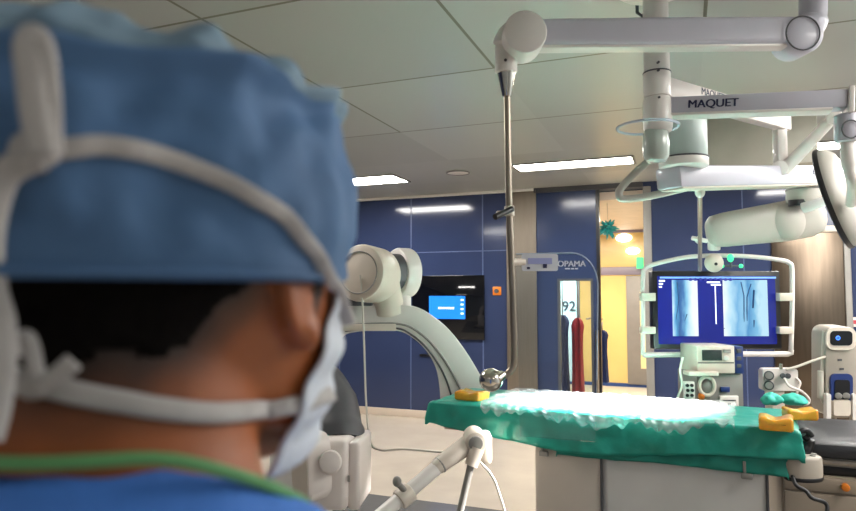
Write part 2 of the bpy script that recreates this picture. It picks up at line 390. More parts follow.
rb(a.x-.15, b_.x, 10.6, 10.63, b_.z-.5, a.z+.3, .004).build('board', mat('pale_glass', 'b4d2dc', .2), t)
rb(b_.x-.01, b_.x+.02, 10.58, 10.65, 0, a.z+.3, .004).build('post', 'dgrey', t)
rb(a.x-.17, a.x-.14, 10.58, 10.65, 0, a.z+.3, .004).build('post', 'dgrey', t)
text('92', .22, ony(569, 306.5, 10.59), X, Z, mat('slate_ink', '5a6c80', .5), t, bold=.006)
# ceiling lights
def strip(x0, x1, y0, y1, label):
    c = V(((x0+x1)/2, (y0+y1)/2, ZC)); t = thing('ceiling_light', c, label, 'ceiling light', 'strip lights recessed in the ceiling')
    mb = MB(); f = .025
    for a, b, q, d in ((x0-f, x1+f, y0-f, y0), (x0-f, x1+f, y1, y1+f), (x0-f, x0, y0, y1), (x1, x1+f, y0, y1)):
        mb.box(V(((a+b)/2, (q+d)/2, ZC-.006)), RA, ((b-a)/2, (d-q)/2, .008))
    mb.build('frame', 'grey', t, False)
    MB().box(V((c.x, c.y, ZC-.004)), RA, ((x1-x0)/2, (y1-y0)/2, .003)).build('diffuser', 'lamp', t, False)
strip(-1.64, -.47, 6.53, 6.87, 'strip light in the ceiling in front of the corridor doorway')
strip(-4.2, -3.03, 6.57, 7.02, 'strip light in the ceiling just beside the blue cap')
strip(.9, 2.07, 6.53, 6.87, 'strip light above the stainless panel door, behind the pendant arms')
p = onz(458, 172, ZC)
t = thing('ceiling_speaker', p, 'round pale disc set in the ceiling between the strip lights', 'ceiling speaker')
MB().cyl(p-Z*.012, p, .12, bevel=.004).build('cover', 'white', t)
MB().torus(p-Z*.012, X, Y, .125, .125, .006).build('ring', 'grey', t)
p = onz(637, 2, ZC)
o = MB().tube([p, p-Z*.05, p-Z*.07+X*.02, p-Z*.05+X*.04], .008, 10).build('ceiling_hook', 'dgrey'); tag(o, 'small dark hook in the ceiling beside the white column', 'hook')
a, b_ = 0, 0
bz = ony(740, 167, 5.3).z; bx0, bx1 = ony(705, 150, 5.3).x, ony(818, 150, 5.3).x
struct(rb(bx0, bx1, 5.3, 5.9, bz, ZC+.02, .006).build('trim_7', 'plain2'), 'boxed beige bulkhead under the ceiling behind the pendant arms', 'bulkhead')
# wall fittings
a, b_ = ony(413, 276, WY), ony(485, 340, WY)
t = thing('wall_display', (a.x, WY, b_.z), 'black glass display with a blue screen on the wall', 'display')
rb(a.x, b_.x, WY-.03, WY, b_.z, a.z, .004).build('panel', 'blackgl', t)
a, b_ = ony(430, 296, WY), ony(466, 319, WY)
sc = rb(a.x, b_.x, WY-.034, WY-.029, b_.z, a.z).build('screen', mat('blue_screen', '1f6fe0', .2, emit='1a72f0', estr=.75), t, False)
text('OPERATION', .045, (ony(447, 308, WY-.036)), X, Z, M['inkw'], sc)if False else None
q = ony(447, 308, WY); smk = mat('screen_marks', 'cfe4ff', .3, emit='cfe4ff', estr=.6)
MB().box(V((q.x, WY-.036, q.z)), RA, (.11, .002, .014)).build('screen_line', smk, sc, False)
for k in range(4):
    q = ony(463, 300+4.5*k, WY); MB().box(V((q.x, WY-.036, q.z)), RA, (.02, .002, .012)).build('screen_icon', smk, sc, False)
a, b_ = ony(420, 354, WY), ony(470, 358, WY)
t = thing('wall_slot', (a.x, WY, b_.z), 'thin black slot with a small latch under the wall display', 'drawer slot')
rb(a.x, b_.x, WY-.02, WY, b_.z, a.z, .003).build('shelf', 'black', t)
q = ony(463, 352, WY); MB().cyl(q-Y*.05, q, .035, bevel=.006).build('latch', 'chrome', t)
q = ony(497, 291, WY)
t = thing('emergency_button', (q.x, WY, q.z), 'small orange push button on the blue wall', 'button')
MB().box(q, RA, (.055, .015, .055), .008).build('plate', 'orange', t); MB().cyl(q-Y*.04, q, .028).build('button', 'dgrey', t)
q = ony(853, 322, WY)
t = thing('wall_sign', (q.x, WY, q.z), 'small white sign with red mark on the blue wall', 'sign')
MB().box(q, RA, (.07, .006, .05), .003).build('plate', 'pink', t); MB().box(q-Y*.008+X*.01, RA, (.025, .002, .02)).build('mark', 'redink', t, False)
# ------------------------------------------------------------------ operating table
TZ = 1.052
def tz(x, y, z): return onz(x, y, z)
A0 = onz(437, 402, TZ); A1 = onz(792, 431, TZ)               # near edge, from the foot end to the head end
tdx = (A1-A0).normalized(); tdy = Z.cross(tdx); TL = (A1-A0).length; TW = .49
def T(u, v, z): return V((A0.x, A0.y, 0)) + tdx*u + tdy*v + Z*z       # table coordinates
TA = (tdx, tdy, Z)
t = thing('operating_table', T(TL/2, TW/2, 0), 'operating table under the green drape with a grey pedestal', 'operating table')
MB().box(T(TL/2, TW/2, TZ-.05), TA, (TL/2-.03, TW/2-.02, .035), .02).build('table_top', 'mattress', t)
mb = MB()
for v in (-.012, TW+.012):
    mb.box(T(TL/2, v, TZ-.12), TA, (TL/2-.05, .006, .014), .003)
for u in (.3, 1.0, 1.45):
    mb.box(T(u, TW/2, TZ-.115), TA, (.015, TW/2+.012, .01))
mb.build('side_rail', 'steel', t)
MB().box(T(TL*.66, TW/2+.02, .5), TA, (.2, .17, .44), .03).build('pedestal', 'flap2', t)
MB().box(T(TL*.66, TW/2, .06), TA, (.45, .26, .055), .03).build('base', 'grey', t)
# drape
def drape(u0, u1, topz, near_drop, far_drop, seed, m, name, parent, off=.012, ends=True):
    nu, rows = 150, []
    prof = []
    for i in range(nu+1):
        u = u0+(u1-u0)*i/nu; f = i/nu
        row = []
        nd = near_drop(f); fd = far_drop
        path = []
        for k in range(13): path.append((-off-.006, -nd*(1-k/12)))            # near hanging side
        for k in range(1, 22): path.append((-off+(TW+2*off)*k/21, 0))            # top
        for k in range(1, 9): path.append((TW+off+.006, -fd*k/8))
        endr = min(1, min(i, nu-i)/3)
        for j, (v, dz) in enumerate(path):
            nz = noise.noise(V((u*5+seed, v*7, dz*6)))
            nz2 = noise.noise(V((u*17+seed, v*15, dz*15)))
            on_top = dz == 0 and 0 < v < TW
            if on_top:
                zz = topz + .012*nz + .006*nz2 + (.008*abs(noise.noise(V((u*9, v*30, seed)))) if v < .15 else 0)
                vv = v
            else:
                zz = topz + dz + .004*nz*(1 if dz < -.02 else .3)
                vv = v + (-1 if v < TW/2 else 1)*((.016*nz+.014*nz2)*min(1, -dz*12+.2)+.02*min(1, -dz*5))
            if i in (0, nu): zz -= .012
            row.append(T(u, vv, zz))
        rows.append(row)
    for side, ru in ((0, u0), (1, u1)) if ends else ():                                     # hanging ends
        base = rows[0] if side == 0 else rows[-1]; ext = []
        for q in range(1, 5):
            dr = []
            for p in base:
                pp = V(p); lim = topz-(near_drop(side)*.85)
                pp.z = min(pp.z, topz-.012-(near_drop(side)*.8)*q/4) if pp.z > lim else pp.z
                pp += tdx*(-1 if side == 0 else 1)*(.003*q+.004*noise.noise(pp*9))
                dr.append(pp)
            ext.append(dr)
        rows = (ext[::-1]+rows) if side == 0 else rows+ext
    mb = MB(); mb.loft(rows, False, False)
    o = mb.build(name, m, parent, ang=180)
    s = o.modifiers.new('s', 'SOLIDIFY'); s.thickness = .003; s.offset = 1
    return o
dt = thing('surgical_drape', T(TL/2, TW/2, TZ), 'green surgical drape over the operating table, brightly lit on top', 'surgical drape')
drape(-.03, TL+.03, TZ+.006, lambda f: (.105+.20*f if f < .42 else .189-.145*(f-.42))+.005*math.sin(f*14), .1, 1.3, 'teal', 'upper_sheet', dt, .034)
drape(TL*.40, TL-.02, TZ-.03, lambda f: .162-.012*f+.004*math.sin(f*9), .1, 5.1, 'teal2', 'lower_sheet', dt, .024, False)
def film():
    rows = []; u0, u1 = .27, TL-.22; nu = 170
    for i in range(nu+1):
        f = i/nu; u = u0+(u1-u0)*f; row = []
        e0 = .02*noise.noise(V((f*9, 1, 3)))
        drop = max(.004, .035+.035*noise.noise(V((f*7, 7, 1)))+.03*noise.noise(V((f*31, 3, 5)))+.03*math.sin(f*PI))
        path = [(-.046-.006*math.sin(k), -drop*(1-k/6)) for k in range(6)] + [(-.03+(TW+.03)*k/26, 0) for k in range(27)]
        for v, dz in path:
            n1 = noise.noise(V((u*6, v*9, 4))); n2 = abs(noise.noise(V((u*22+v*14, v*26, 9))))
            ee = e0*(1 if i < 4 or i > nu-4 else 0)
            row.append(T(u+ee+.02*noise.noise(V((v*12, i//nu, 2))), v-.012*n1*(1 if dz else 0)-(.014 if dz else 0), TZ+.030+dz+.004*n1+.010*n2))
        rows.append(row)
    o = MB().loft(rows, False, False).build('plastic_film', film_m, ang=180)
    return tag(o, 'crinkled plastic film, glare put into its white colour, over the brightly lit middle of the green drape', 'plastic film')
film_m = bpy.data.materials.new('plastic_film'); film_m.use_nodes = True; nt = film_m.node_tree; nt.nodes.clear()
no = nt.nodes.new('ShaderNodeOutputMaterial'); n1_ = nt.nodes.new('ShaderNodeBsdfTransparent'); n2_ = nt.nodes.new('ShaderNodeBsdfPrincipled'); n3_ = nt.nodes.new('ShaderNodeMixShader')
n2_.inputs['Base Color'].default_value = (.85, .9, .9, 1); n2_.inputs['Roughness'].default_value = .22; n2_.inputs['Specular IOR Level'].default_value = .9  # white mixed into the film so it glares under the surgical beam
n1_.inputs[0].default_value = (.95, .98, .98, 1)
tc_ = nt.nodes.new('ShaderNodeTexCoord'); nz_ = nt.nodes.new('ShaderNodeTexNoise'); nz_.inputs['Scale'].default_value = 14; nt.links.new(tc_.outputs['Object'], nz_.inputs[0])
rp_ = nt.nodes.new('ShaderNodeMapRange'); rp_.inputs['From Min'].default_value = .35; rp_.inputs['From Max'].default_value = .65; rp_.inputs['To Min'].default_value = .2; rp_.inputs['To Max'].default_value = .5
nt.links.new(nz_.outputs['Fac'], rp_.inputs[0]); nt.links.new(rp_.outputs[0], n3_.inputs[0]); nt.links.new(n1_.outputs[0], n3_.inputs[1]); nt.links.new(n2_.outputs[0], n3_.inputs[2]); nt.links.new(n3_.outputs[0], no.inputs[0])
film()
# lead flaps hanging from the near rail
def flap(u0, u1, z0, m, label, curve):
    t = thing('lead_flap', T((u0+u1)/2, -.05, z0), label, 'radiation flap', 'lead flaps under the operating table')
    rows = []
    for i in range(25):
        f = i/24
        rows.append([T(u0+(u1-u0)*f, -.020-.012*curve*math.sin(f*PI)+.004*noise.noise(V((f*4, k*.3, z0))), z0+(TZ-.14-z0)*k/10) for k in range(11)])
    o = MB().loft(rows, False, False).build('sheet', m, t, ang=180)
    s = o.modifiers.new('s', 'SOLIDIFY'); s.thickness = .012; s.offset = 0
    MB().tube([T(u1-.004, -.03, z0), T(u1-.004, -.03, TZ-.15)], .006, 8).build('edge_binding', 'dgrey', t)
    uc = u0+.05 if curve else u1-.08
    mb = MB().box(T(uc, -.052, TZ-.195), TA, (.022, .010, .012), .004); mb.box(T(uc-.008, -.045, TZ-.165), TA, (.006, .006, .03), .002)
    mb.build('clip', 'grey', t)
def uof(px, py): # table u of a pixel on the near plane
    r = ray(px, py); n = V((tdy.x, tdy.y, 0)); k = (A0-C0).dot(n)/r.dot(n); return (C0+r*k-A0).dot(tdx)
flap(uof(537, 450), uof(603.5, 462), .22, 'flap', 'beige lead flap with a clip, narrower of the two under the table', 1)
flap(uof(603.5, 462), uof(768, 478), .22, 'flap2', 'wide pale grey lead flap under the head half of the table', 0)
# gel pads
def pad(px, py, w, d, h, rot, label, seed, slope=0):
    c = onz(px, py, TZ+.02); c.z = TZ+.012
    b = bmesh.new(); bmesh.ops.create_cube(b, size=2); bmesh.ops.scale(b, vec=(w/2, d/2, h/2), verts=b.verts)
    bmesh.ops.bevel(b, geom=b.edges[:], offset=.012, segments=3, profile=.5, affect='EDGES')
    bmesh.ops.subdivide_edges(b, edges=[e for e in b.edges if e.calc_length() > .03], cuts=5, use_grid_fill=True)
    for v in b.verts:
        v.co.z += h/2
        if v.co.z > h*.5: v.co.z += .006*noise.noise(v.co*25+V((seed, 0, 0)))-.012*math.exp(-(v.co.x/w*4)**2)
        v.co += V((noise.noise(v.co*20), noise.noise(v.co*20+V((5, 0, 0))), 0))*.003
    bmesh.ops.transform(b, matrix=Matrix.Translation(c) @ Matrix.Rotation(rot, 4, 'Z'), verts=b.verts)
    mb = MB(); mb._merge(b); o = mb.build('gel_pad', 'gel'); tag(o, label, 'gel pad', 'orange gel pads on the drape'); return o
pad(472, 398, .15, .13, .05, -.2, 'orange gel pad beside the chrome ball at the foot of the table', 1)
pad(776, 427, .13, .13, .055, -.1, 'orange gel pad on the near corner of the drape, at the table head', 2)
pad(800, 417, .13, .10, .05, .15, 'orange gel pad on the drape behind its twin at the table head', 3)
# crumpled cloths at the far edge
for px, py, w_, lb in ((772, 406, .05, 'crumpled pale teal cloth under the gauge side of the white panel'), (794, 406, .055, 'crumpled pale teal cloth under the hose side of the white panel')):
    c = P(px, py, 3.42); c.z = TZ+.02
    mb = MB().ell(c, VA, (w_*1.1, .05, .035), 32, 20)
    for v in mb.bm.verts: v.co += (v.co-c).normalized()*.018*noise.noise(v.co*30); v.co.z = max(v.co.z, TZ-.005)
    o = mb.build('cloth', 'tealcloth'); tag(o, lb, 'cloth', 'teal cloths behind the table')
# ------------------------------------------------------------------ table remote, cables
c = P(803, 466, 2.72)
t = thing('table_control', c, 'oval grey control unit with black grip hanging at the end of the table', 'control unit')
rings = []
for zz, k in ((-.05, .9), (-.046, .97), (-.03, 1), (.0, 1), (.03, .98), (.04, .93), (.046, .8)):
    rings.append([c+R*(.078*k*math.cos(q))+FH*(.05*k*math.sin(q))+Z*zz for q in [2*PI*i/40 for i in range(40)]])
MB().loft(rings).build('housing', 'pump', t)
rings = [[c+R*(.08*k*math.cos(q))+FH*(.052*k*math.sin(q))+Z*zz for q in [2*PI*i/40 for i in range(40)]] for zz, k in ((-.056, .95), (-.05, 1.0), (-.043, 1.0), (-.04, .97))]
MB().loft(rings).build('bottom_band', 'black', t)
for i, (dx, dyy, m_) in enumerate(((-.035, -.02, 'redink'), (.03, -.02, 'grey'), (-.01, .0, 'grey'), (.05, .005, 'grey'), (-.05, .0, 'grey'))):
    MB().cyl(c+R*dx+FH*dyy+Z*.044, c+R*dx+FH*dyy+Z*.05, .011).build('button', m_, t)
pts = spline([P(793, 456, 2.74), P(794, 445, 2.74), P(797, 434, 2.74), P(806, 430, 2.74), P(812, 436, 2.74)], 6)
MB().tube(pts, .011).build('handle', 'black', t)
MB().tube(spline([P(799, 457, 2.76), P(805, 448, 2.76), P(808, 440, 2.76), P(803, 434, 2.76)], 5), [.03]*6+[.026]*5+[.016]*5).build('grip', 'black', t)
MB().tube(spline([P(795, 455, 2.8), P(785, 445, 2.95), T(TL-.1, .0, TZ-.115)], 5), .012).build('bracket', 'dgrey', t)
MB().tube(spline([P(792, 474, 2.70), P(796, 485, 2.66), P(806, 491, 2.64), P(812, 498, 2.62), P(826, 504, 2.62), P(826, 520, 2.6), P(822, 560, 2.6)], 8), .008).build('cable', 'bcable', t)
# ------------------------------------------------------------------ black topped cabinet at the head end
c0 = onz(806, 442, .985); c1 = onz(806, 416, .985)
t = thing('instrument_cabinet', (c0.x+.55, (c0.y+c1.y)/2, 0), 'beige cabinet with a black padded top at the head of the table', 'cabinet')
YN, YB = c0.y, c1.y-.02; xw = c0.x+.0; xe = xw+1.1
def cb(x0, x1, y0, y1, z0, z1, bv=.004): return MB().box(V(((x0+x1)/2, (y0+y1)/2, (z0+z1)/2)), RA, ((x1-x0)/2, (y1-y0)/2, (z1-z0)/2), bv)
mb = cb(xw-.02, xe, YN, YB, .92, .985, .02); bmesh.ops.subdivide_edges(mb.bm, edges=[e for e in mb.bm.edges if e.calc_length() > .1], cuts=10, use_grid_fill=True)
for v in mb.bm.verts:
    if v.co.z > .95: v.co.z += .006*noise.noise(v.co*7)
mb.build('top_mattress', 'mattress', t)
cb(xw, xe, YN+.015, YB-.02, .885, .92).build('rail', 'grey', t)
cb(xw+.03, xe, YN+.0, YN+.02, .895, .915, .003).build('steel_bar', 'steel', t)
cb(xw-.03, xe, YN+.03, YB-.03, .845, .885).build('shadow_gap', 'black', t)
cb(xw-.10, xe, YN+.01, YB-.03, .10, .845, .01).build('body', 'cab', t)
cb(xw-.09, xe-.01, YN-.004, YN+.012, .78, .835, .003).build('drawer', 'cab', t)
dr_ = cb(xw-.09, xe-.01, YN-.004, YN+.012, .14, .77, .003).build('door', 'cab', t)
q = ony(845, 487, YN-.01)
MB().cyl(V((q.x, YN-.03, q.z)), V((q.x, YN-.002, q.z)), .016, bevel=.004).build('knob', 'orange', t)
for sx in (xw-.08, xe-.06):
    for sy in (YN+.06, YB-.08):
        mb = MB().cyl(V((sx-.015, sy, .04)), V((sx+.015, sy, .04)), .04, bevel=.006); mb.cyl(V((sx, sy, .05)), V((sx, sy, .11)), .012); mb.build('caster', 'dgrey', t)
# ------------------------------------------------------------------ radiation shield on its ceiling arm
def edge_axes(a, b): d = (b-a).normalized(); s_ = d.cross(Z).normalized(); return d, s_, s_.cross(d)
t = thing('shield_arm', P(815, 30, 2.55), 'white ceiling arm whose long steel rod carries the clear radiation shield', 'ceiling arm')
aL, aR = P(524, 35, 2.55), P(806, 33, 2.62)
d_, s_, u_ = edge_axes(aL, aR)
mb = MB()
def sect(c, hw, hh, n=6):
    pts = []; r = min(hw, hh)*.45
    for cx, cz, a0 in ((hw-r, hh-r, 0), (-hw+r, hh-r, 90), (-hw+r, -hh+r, 180), (hw-r, -hh+r, 270)):
        for k in range(n+1): a = math.radians(a0+90*k/n); pts.append(c+s_*(cx+r*math.cos(a))+u_*(cz+r*math.sin(a)))
    return pts
L_ = (aR-aL).length
mb.loft([sect(aL+d_*(L_*f), .045, hh) for f, hh in ((0, .048), (.08, .052), (.5, .056), (.93, .055), (1, .05))])
mb.build('spring_arm', 'lav', t)
MB().box(aL+d_*(L_*.5)-u_*.052, (d_, s_, u_), (L_*.47, .03, .012), .004).build('lower_strip', 'white', t)
q = P(525, 33, 2.48); MB().cyl(q-F*.02, q+F*.13, .083, bevel=.012).build('elbow_disc', 'white', t)
mb = MB().tube(spline([P(527, 33, 2.60), P(512, 36, 2.58), P(506, 48, 2.58), P(506, 62, 2.58)], 6), [.062]*6+[.055]*6+[.042]*7, 20)
mb.build('elbow', 'white', t)
MB().box(P(520, 47, 2.55), VA, (.035, .035, .012), .006).build('lower_clip', 'teal2', t)
MB().cyl(P(506, 53, 2.58), P(506, 73, 2.58), .043, .045, bevel=.006).build('wrist', 'white', t)
MB().cyl(P(505.5, 60, 2.535), P(505.5, 60, 2.52), .006).build('screw', 'dgrey', t)
MB().cyl(P(506.5, 73, 2.58), P(507, 97, 2.58), .038, .018, bevel=.003).build('cone', 'chrome', t)
MB().tube(spline([P(507, 96, 2.58), P(509, 200, 2.58), P(513, 300, 2.58), P(514.5, 350, 2.58), P(513, 366, 2.58), P(507, 374, 2.58), P(497, 379, 2.58)], 7), .0135, 16).build('rod', 'steel', t)
MB().ell(P(491, 380, 2.58), VA, (.047, .047, .047)).build('ball_joint', 'chrome', t)
MB().tube([P(497, 379, 2.56), P(503, 374.5, 2.58)], [.022, .018]).build('collar', 'chrome', t)
mb = MB().tube([P(512, 209, 2.56), P(495, 217, 2.5)], [.012, .012]); mb.build('lever', 'black', t)
mb = MB().cyl(P(509.3, 206, 2.58), P(509.5, 216, 2.58), .02, bevel=.003); mb.box(P(504, 213, 2.57), VA, (.03, .012, .008), .003); mb.build('lever_clamp', 'warm', t)
# right hinge and post
q = P(806, 33, 2.56); MB().cyl(q, q+F*.14, .075, bevel=.012).build('hinge', 'lav', t)
MB().torus(P(803, 33, 2.555), R, U, .066, .066, .003).build('hinge_seam', 'dgrey', t)
MB().tube(spline([P(806, 30, 2.64), P(812, 20, 2.64), P(813, 5, 2.64), P(813, -8, 2.64)], 5), [.06]*6+[.052]*10, 20).build('knee', 'lav', t)
pp = P(813, -6, 2.64); MB().cyl(pp, V((pp.x, pp.y, ZC)), .048).build('post', 'lav', t)
MB().cyl(V((pp.x, pp.y, ZC-.04)), V((pp.x, pp.y, ZC)), .12, bevel=.01).build('ceiling_flange', 'white', t)
# the clear panel
sd = 2.62
out = [P(516, 254, sd), P(572, 253, sd)]
for k in range(1, 9):
    a = math.radians(90-90*k/8); out.append(P(572+26*math.cos(a), 285-32*math.sin(a), sd))
out += [P(597, 380, sd), P(595, 442, sd), P(520, 436, sd)]
shp = MB().prism(out, F*.004).build('shield_panel', 'clear', t, False)
rp = [p+F*.004 for p in out]
MB().tube(rp[:11], .0028, 8).build('panel_edge', 'rim', shp)
lp = MB().prism(rbox_pts(522, 254, 558, 271, sd-.012, 2), F*.012).build('clamp_plate', 'label', shp)
mb = MB()
for (x0, y0, x1, y1) in ((528, 258, 552, 264),): vbox(mb, x0, y0, x1, y1, sd-.014, .003)
mb.build('plate_label', mat('lilac_label', '9aa0cf', .5), lp, False)
mb = MB()
for (x0, y0, x1, y1) in ((527, 267, 530, 269), (543, 264, 547, 268)): vbox(mb, x0, y0, x1, y1, sd-.014, .003)
mb.build('plate_mark', 'ink', lp, False)
MB().tube([P(511.5, 262, 2.58), P(524, 262, sd-.006)], .014).build('panel_clamp', 'warm', t)
text('OPAMA', S(8.2, sd), P(571.5, 264, sd-.003), R, U, M['inkw'], shp, bold=.002)
vb = MB()
for x0, x1 in ((565, 570), (571, 574), (575, 578)): vbox(vb, x0, 268, x1, 269.3, sd-.003, .002)
vb.build('small_print', 'inkw', shp, False)
# ------------------------------------------------------------------ ceiling pendant with its arms
pc = P(657, 80, 2.8); t = thing('ceiling_pendant', (pc.x, pc.y, ZC), 'thick white ceiling column with two lettered arms', 'ceiling pendant')
def up(y): return V((pc.x, pc.y, P(657, y, 2.8).z))
MB().cyl(up(72), V((pc.x, pc.y, ZC)), .053).build('column', 'white', t)
MB().cyl(V((pc.x, pc.y, ZC-.03)), V((pc.x, pc.y, ZC)), .16, bevel=.008).build('ceiling_flange', 'white', t)
MB().cyl(up(98), up(71), .056, bevel=.004).build('arm_collar', 'white', t)
MB().cyl(up(134), up(97), .06, bevel=.022).build('arm_hub', 'white', t)
for y_ in (66, 74, 101):
    MB().cyl(up(y_)-F*.045-R*.014, up(y_)-F*.064-R*.014, .005, seg=10).build('screw', 'dgrey', t)
MB().torus(up(73), X, Y, .056, .056, .003).build('ring_seam', 'dgrey', t)
# near lettered arm
a, b_ = P(664, 109, 2.8), P(846, 102, 2.55)
d_, s_, u_ = edge_axes(a, b_); L_ = (b_-a).length
MB().box((a+b_)/2+u_*.006, (d_, s_, u_), (L_/2, .04, .036), .008).build('lettered_arm', 'lav', t)
MB().box((a+b_)/2-u_*.034-d_*.02, (d_, s_, u_), (L_/2-.03, .042, .006), .003).build('arm_flange', 'white', t)
text('MAQUET', S(11.3, 2.72), a+d_*(L_*.285)+s_*(.0412 if s_.dot(F) < 0 else -.0412)+u_*.004, d_, u_, M['ink'], t, bold=.003)
MB().box(b_+d_*.01+u_*.0, (d_, s_, u_), (.010, .05, .052), .004).build('end_plate', 'white', t)
q = P(847, 127, 2.55); MB().cyl(q-Z*.06, q+Z*.05, .045, bevel=.01).build('arm_knuckle', 'lav', t)
MB().torus(P(851, 129, 2.5), R, U, .034, .034, .003).build('knuckle_seam', 'dgrey', t)
MB().tube(spline([P(847, 140, 2.55), P(849, 165, 2.55), P(853, 185, 2.58), P(851, 203, 2.8)], 6), [.026]*7+[.022]*12).build('lamp_drop_tube', 'white', t)
# far lettered arm
a, b_ = P(660, 87, 2.84), P(786, 123, 3.45)
d_, s_, u_ = edge_axes(a, b_); L_ = (b_-a).length
MB().box((a+b_)/2, (d_, s_, u_), (L_/2, .03, .045), .008).build('lettered_arm', 'pink', t)
sgn = 1 if s_.dot(F) < 0 else -1
text('MAQUET', .046, a+d_*(L_*.33)+s_*(.0312*sgn)+u_*.020, d_*(1 if d_.dot(R) > 0 else -1), u_, M['ink'], t, bold=0)
MB().box(P(780, 146, 3.42), VA, (S(10, 3.42)/2, .03, S(52, 3.42)/2), .008).build('drop_bracket', 'white', t)
MB().tube([P(784, 170, 3.40), P(832, 119, 3.2)], [.033, .026], 16).build('spring_tube', 'pink', t)
MB().cyl(P(780, 168, 3.37), P(780, 168, 3.47), .04, bevel=.008).build('bracket_pivot', 'white', t)
MB().cyl(P(834, 117, 3.14), P(834, 117, 3.26), .036, bevel=.008).build('tube_pivot', 'white', t)
MB().tube(spline([P(834, 118, 3.2), P(845, 135, 3.2), P(850, 165, 3.15), P(849, 195, 3.1)], 5), .02).build('lamp_yoke_tube', 'white', t)
# clear ring handle around the column
tr = up(128); MB().torus(tr-R*.045, R, FH, .125, .125, .006).build('ring_handle', 'rim', t)
prof = [(.0, -.14), (.04, -.138), (.052, -.12), (.056, -.07), (.052, -.02), (.045, 0)]
rings = [[up(130)-R*.01+R*(max(r_, .002)*math.cos(q))+FH*(max(r_, .002)*math.sin(q))+Z*z_ for q in [2*PI*i/32 for i in range(32)]] for r_, z_ in prof]
MB().loft(rings).build('lower_housing', mat('pale_green_housing', 'b9c4bb', .25, coat=.5), t)
# ------------------------------------------------------------------ surgical lamp, seen edge on
lc = LAMP_C; ln_ = (-R*.72-Z*.29+F*.63).normalized()
lu = (Z*.957-R*.288); lu = (lu-ln_*lu.dot(ln_)).normalized(); lv = ln_.cross(lu)
t = thing('surgical_lamp', lc, 'white surgical lamp head seen edge-on with a black rim', 'surgical lamp')
def disc(c, ra, prof, seg=48): return [[c+lu*(ra*k*math.cos(q))+lv*(ra*k*math.sin(q))+ln_*h_ for q in [2*PI*i/seg for i in range(seg)]] for k, h_ in prof]
MB().loft(disc(lc, .235, ((.3, -.055), (.6, -.048), (.85, -.03), (.97, -.004), (1, .015), (.99, .03), (.93, .035)))).build('housing', 'boom', t)
MB().loft(disc(lc, .238, ((.95, .03), (1, .02), (1.015, .026), (1.015, .04), (.99, .044), (.95, .042), (.95, .03))), False).build('rim', 'black', t)
MB().loft(disc(lc, .2, ((.1, .034), (1.0, .034), (1.0, .040), (.1, .042)))).build('lens', mat('lamp_lens', 'dfe8f0', .2, emit='ffffff', estr=1.0), t)
MB().cyl(lc+ln_*.03, lc+ln_*.17, .022, .026, bevel=.006).build('sterile_handle', 'white', t)
MB().box(lc-ln_*.05-lu*.08, (lu, lv, ln_), (.04, .05, .015), .008).build('grip_inset', 'black', t)
MB().tube(spline([lc-ln_*.05, lc-ln_*.11+R*.02, P(849, 195, 3.1)], 6), .02).build('yoke', 'white', t)
# ------------------------------------------------------------------ monitor boom
t = thing('monitor_boom', P(682, 130, 3.25), 'white ceiling boom with a fat jointed arm holding the monitor frame', 'monitor arm')
dc = P(683, 140, 3.0)
MB().cyl(V((dc.x, dc.y, P(683, 160, 3.0).z)), V((dc.x, dc.y, P(683, 112, 3.0).z)), .104, bevel=.01).build('drum', mat('pale_green_enamel', 'b4c2bd', .35), t)
MB().cyl(V((dc.x, dc.y, P(683, 168, 3.0).z)), V((dc.x, dc.y, P(683, 158, 3.0).z)), .108, bevel=.008).build('drum_foot', 'white', t)
MB().torus(V((dc.x, dc.y, P(683, 159, 3.0).z)), X, Y, .107, .107, .004).build('drum_seam', 'dgrey', t)
MB().tube([V((dc.x, dc.y, P(683, 112, 3.0).z)), up(112)], .04).build('column_bracket', 'white', t)
MB().cyl(V((dc.x, dc.y, P(683, 112, 3.0).z)), V((dc.x, dc.y, P(683, 106, 3.0).z)), .10, bevel=.008).build('drum_cap', 'white', t)
a, b_ = P(668, 178, 3.0), P(820, 176, 3.7)
d_, s_, u_ = edge_axes(a, b_); L_ = (b_-a).length
MB().box((a+b_)/2, (d_, s_, u_), (L_/2, .07, .05), .012).build('lower_arm', 'lav', t)
MB().box((a+b_)/2-u_*.052, (d_, s_, u_), (L_/2-.02, .06, .006), .003).build('arm_flange', 'warm', t)
text('MAQUET', .042, P(805, 172, 3.53), R, U, M['ink'], t, bold=0)
MB().cyl(P(804, 203, 3.70), P(804, 184, 3.70), .092, bevel=.012).build('swivel', 'boom', t)
MB().torus(P(804, 190, 3.70), R, FH, .093, .093, .003).build('swivel_seam', 'grey', t)
MB().cyl(P(798, 206, 3.67), P(798, 200, 3.67), .05).build('neck', 'black', t)
MB().cyl(P(819, 201, 3.70), P(832, 198, 3.60), .02).build('brake_knob', mat('amber_plastic', 'b9842e', .35), t)
a, b_ = P(716, 231, 3.80), P(800, 219, 3.80)
d_ = (b_-a).normalized(); s_ = F; u_ = s_.cross(d_)*-1
if u_.z < 0: u_ = -u_
mb = MB(); rings = []
for f, hh, hd in ((-.10, .03, .03), (-.085, .065, .05), (-.04, .09, .06), (.1, .10, .065), (.6, .112, .08), (.85, .118, .085), (1.1, .112, .085), (1.22, .09, .07), (1.26, .06, .05)):
    c = a+(b_-a)*f
    rings.append([c+u_*hh*math.copysign(abs(math.cos(q))**.75, math.cos(q))+s_*hd*math.copysign(abs(math.sin(q))**.75, math.sin(q)) for q in [2*PI*i/32 for i in range(32)]])
mb.loft(rings).build('fat_arm', 'boom', t)
q = P(783, 222, 3.80); MB().ell(q-F*.05, (d_, F, u_), (.10, .065, .11)).build('joint_cover', 'boom', t)
MB().cyl(P(714, 250, 3.83), P(714, 240, 3.82), .035, bevel=.006).build('frame_stem', 'white', t)
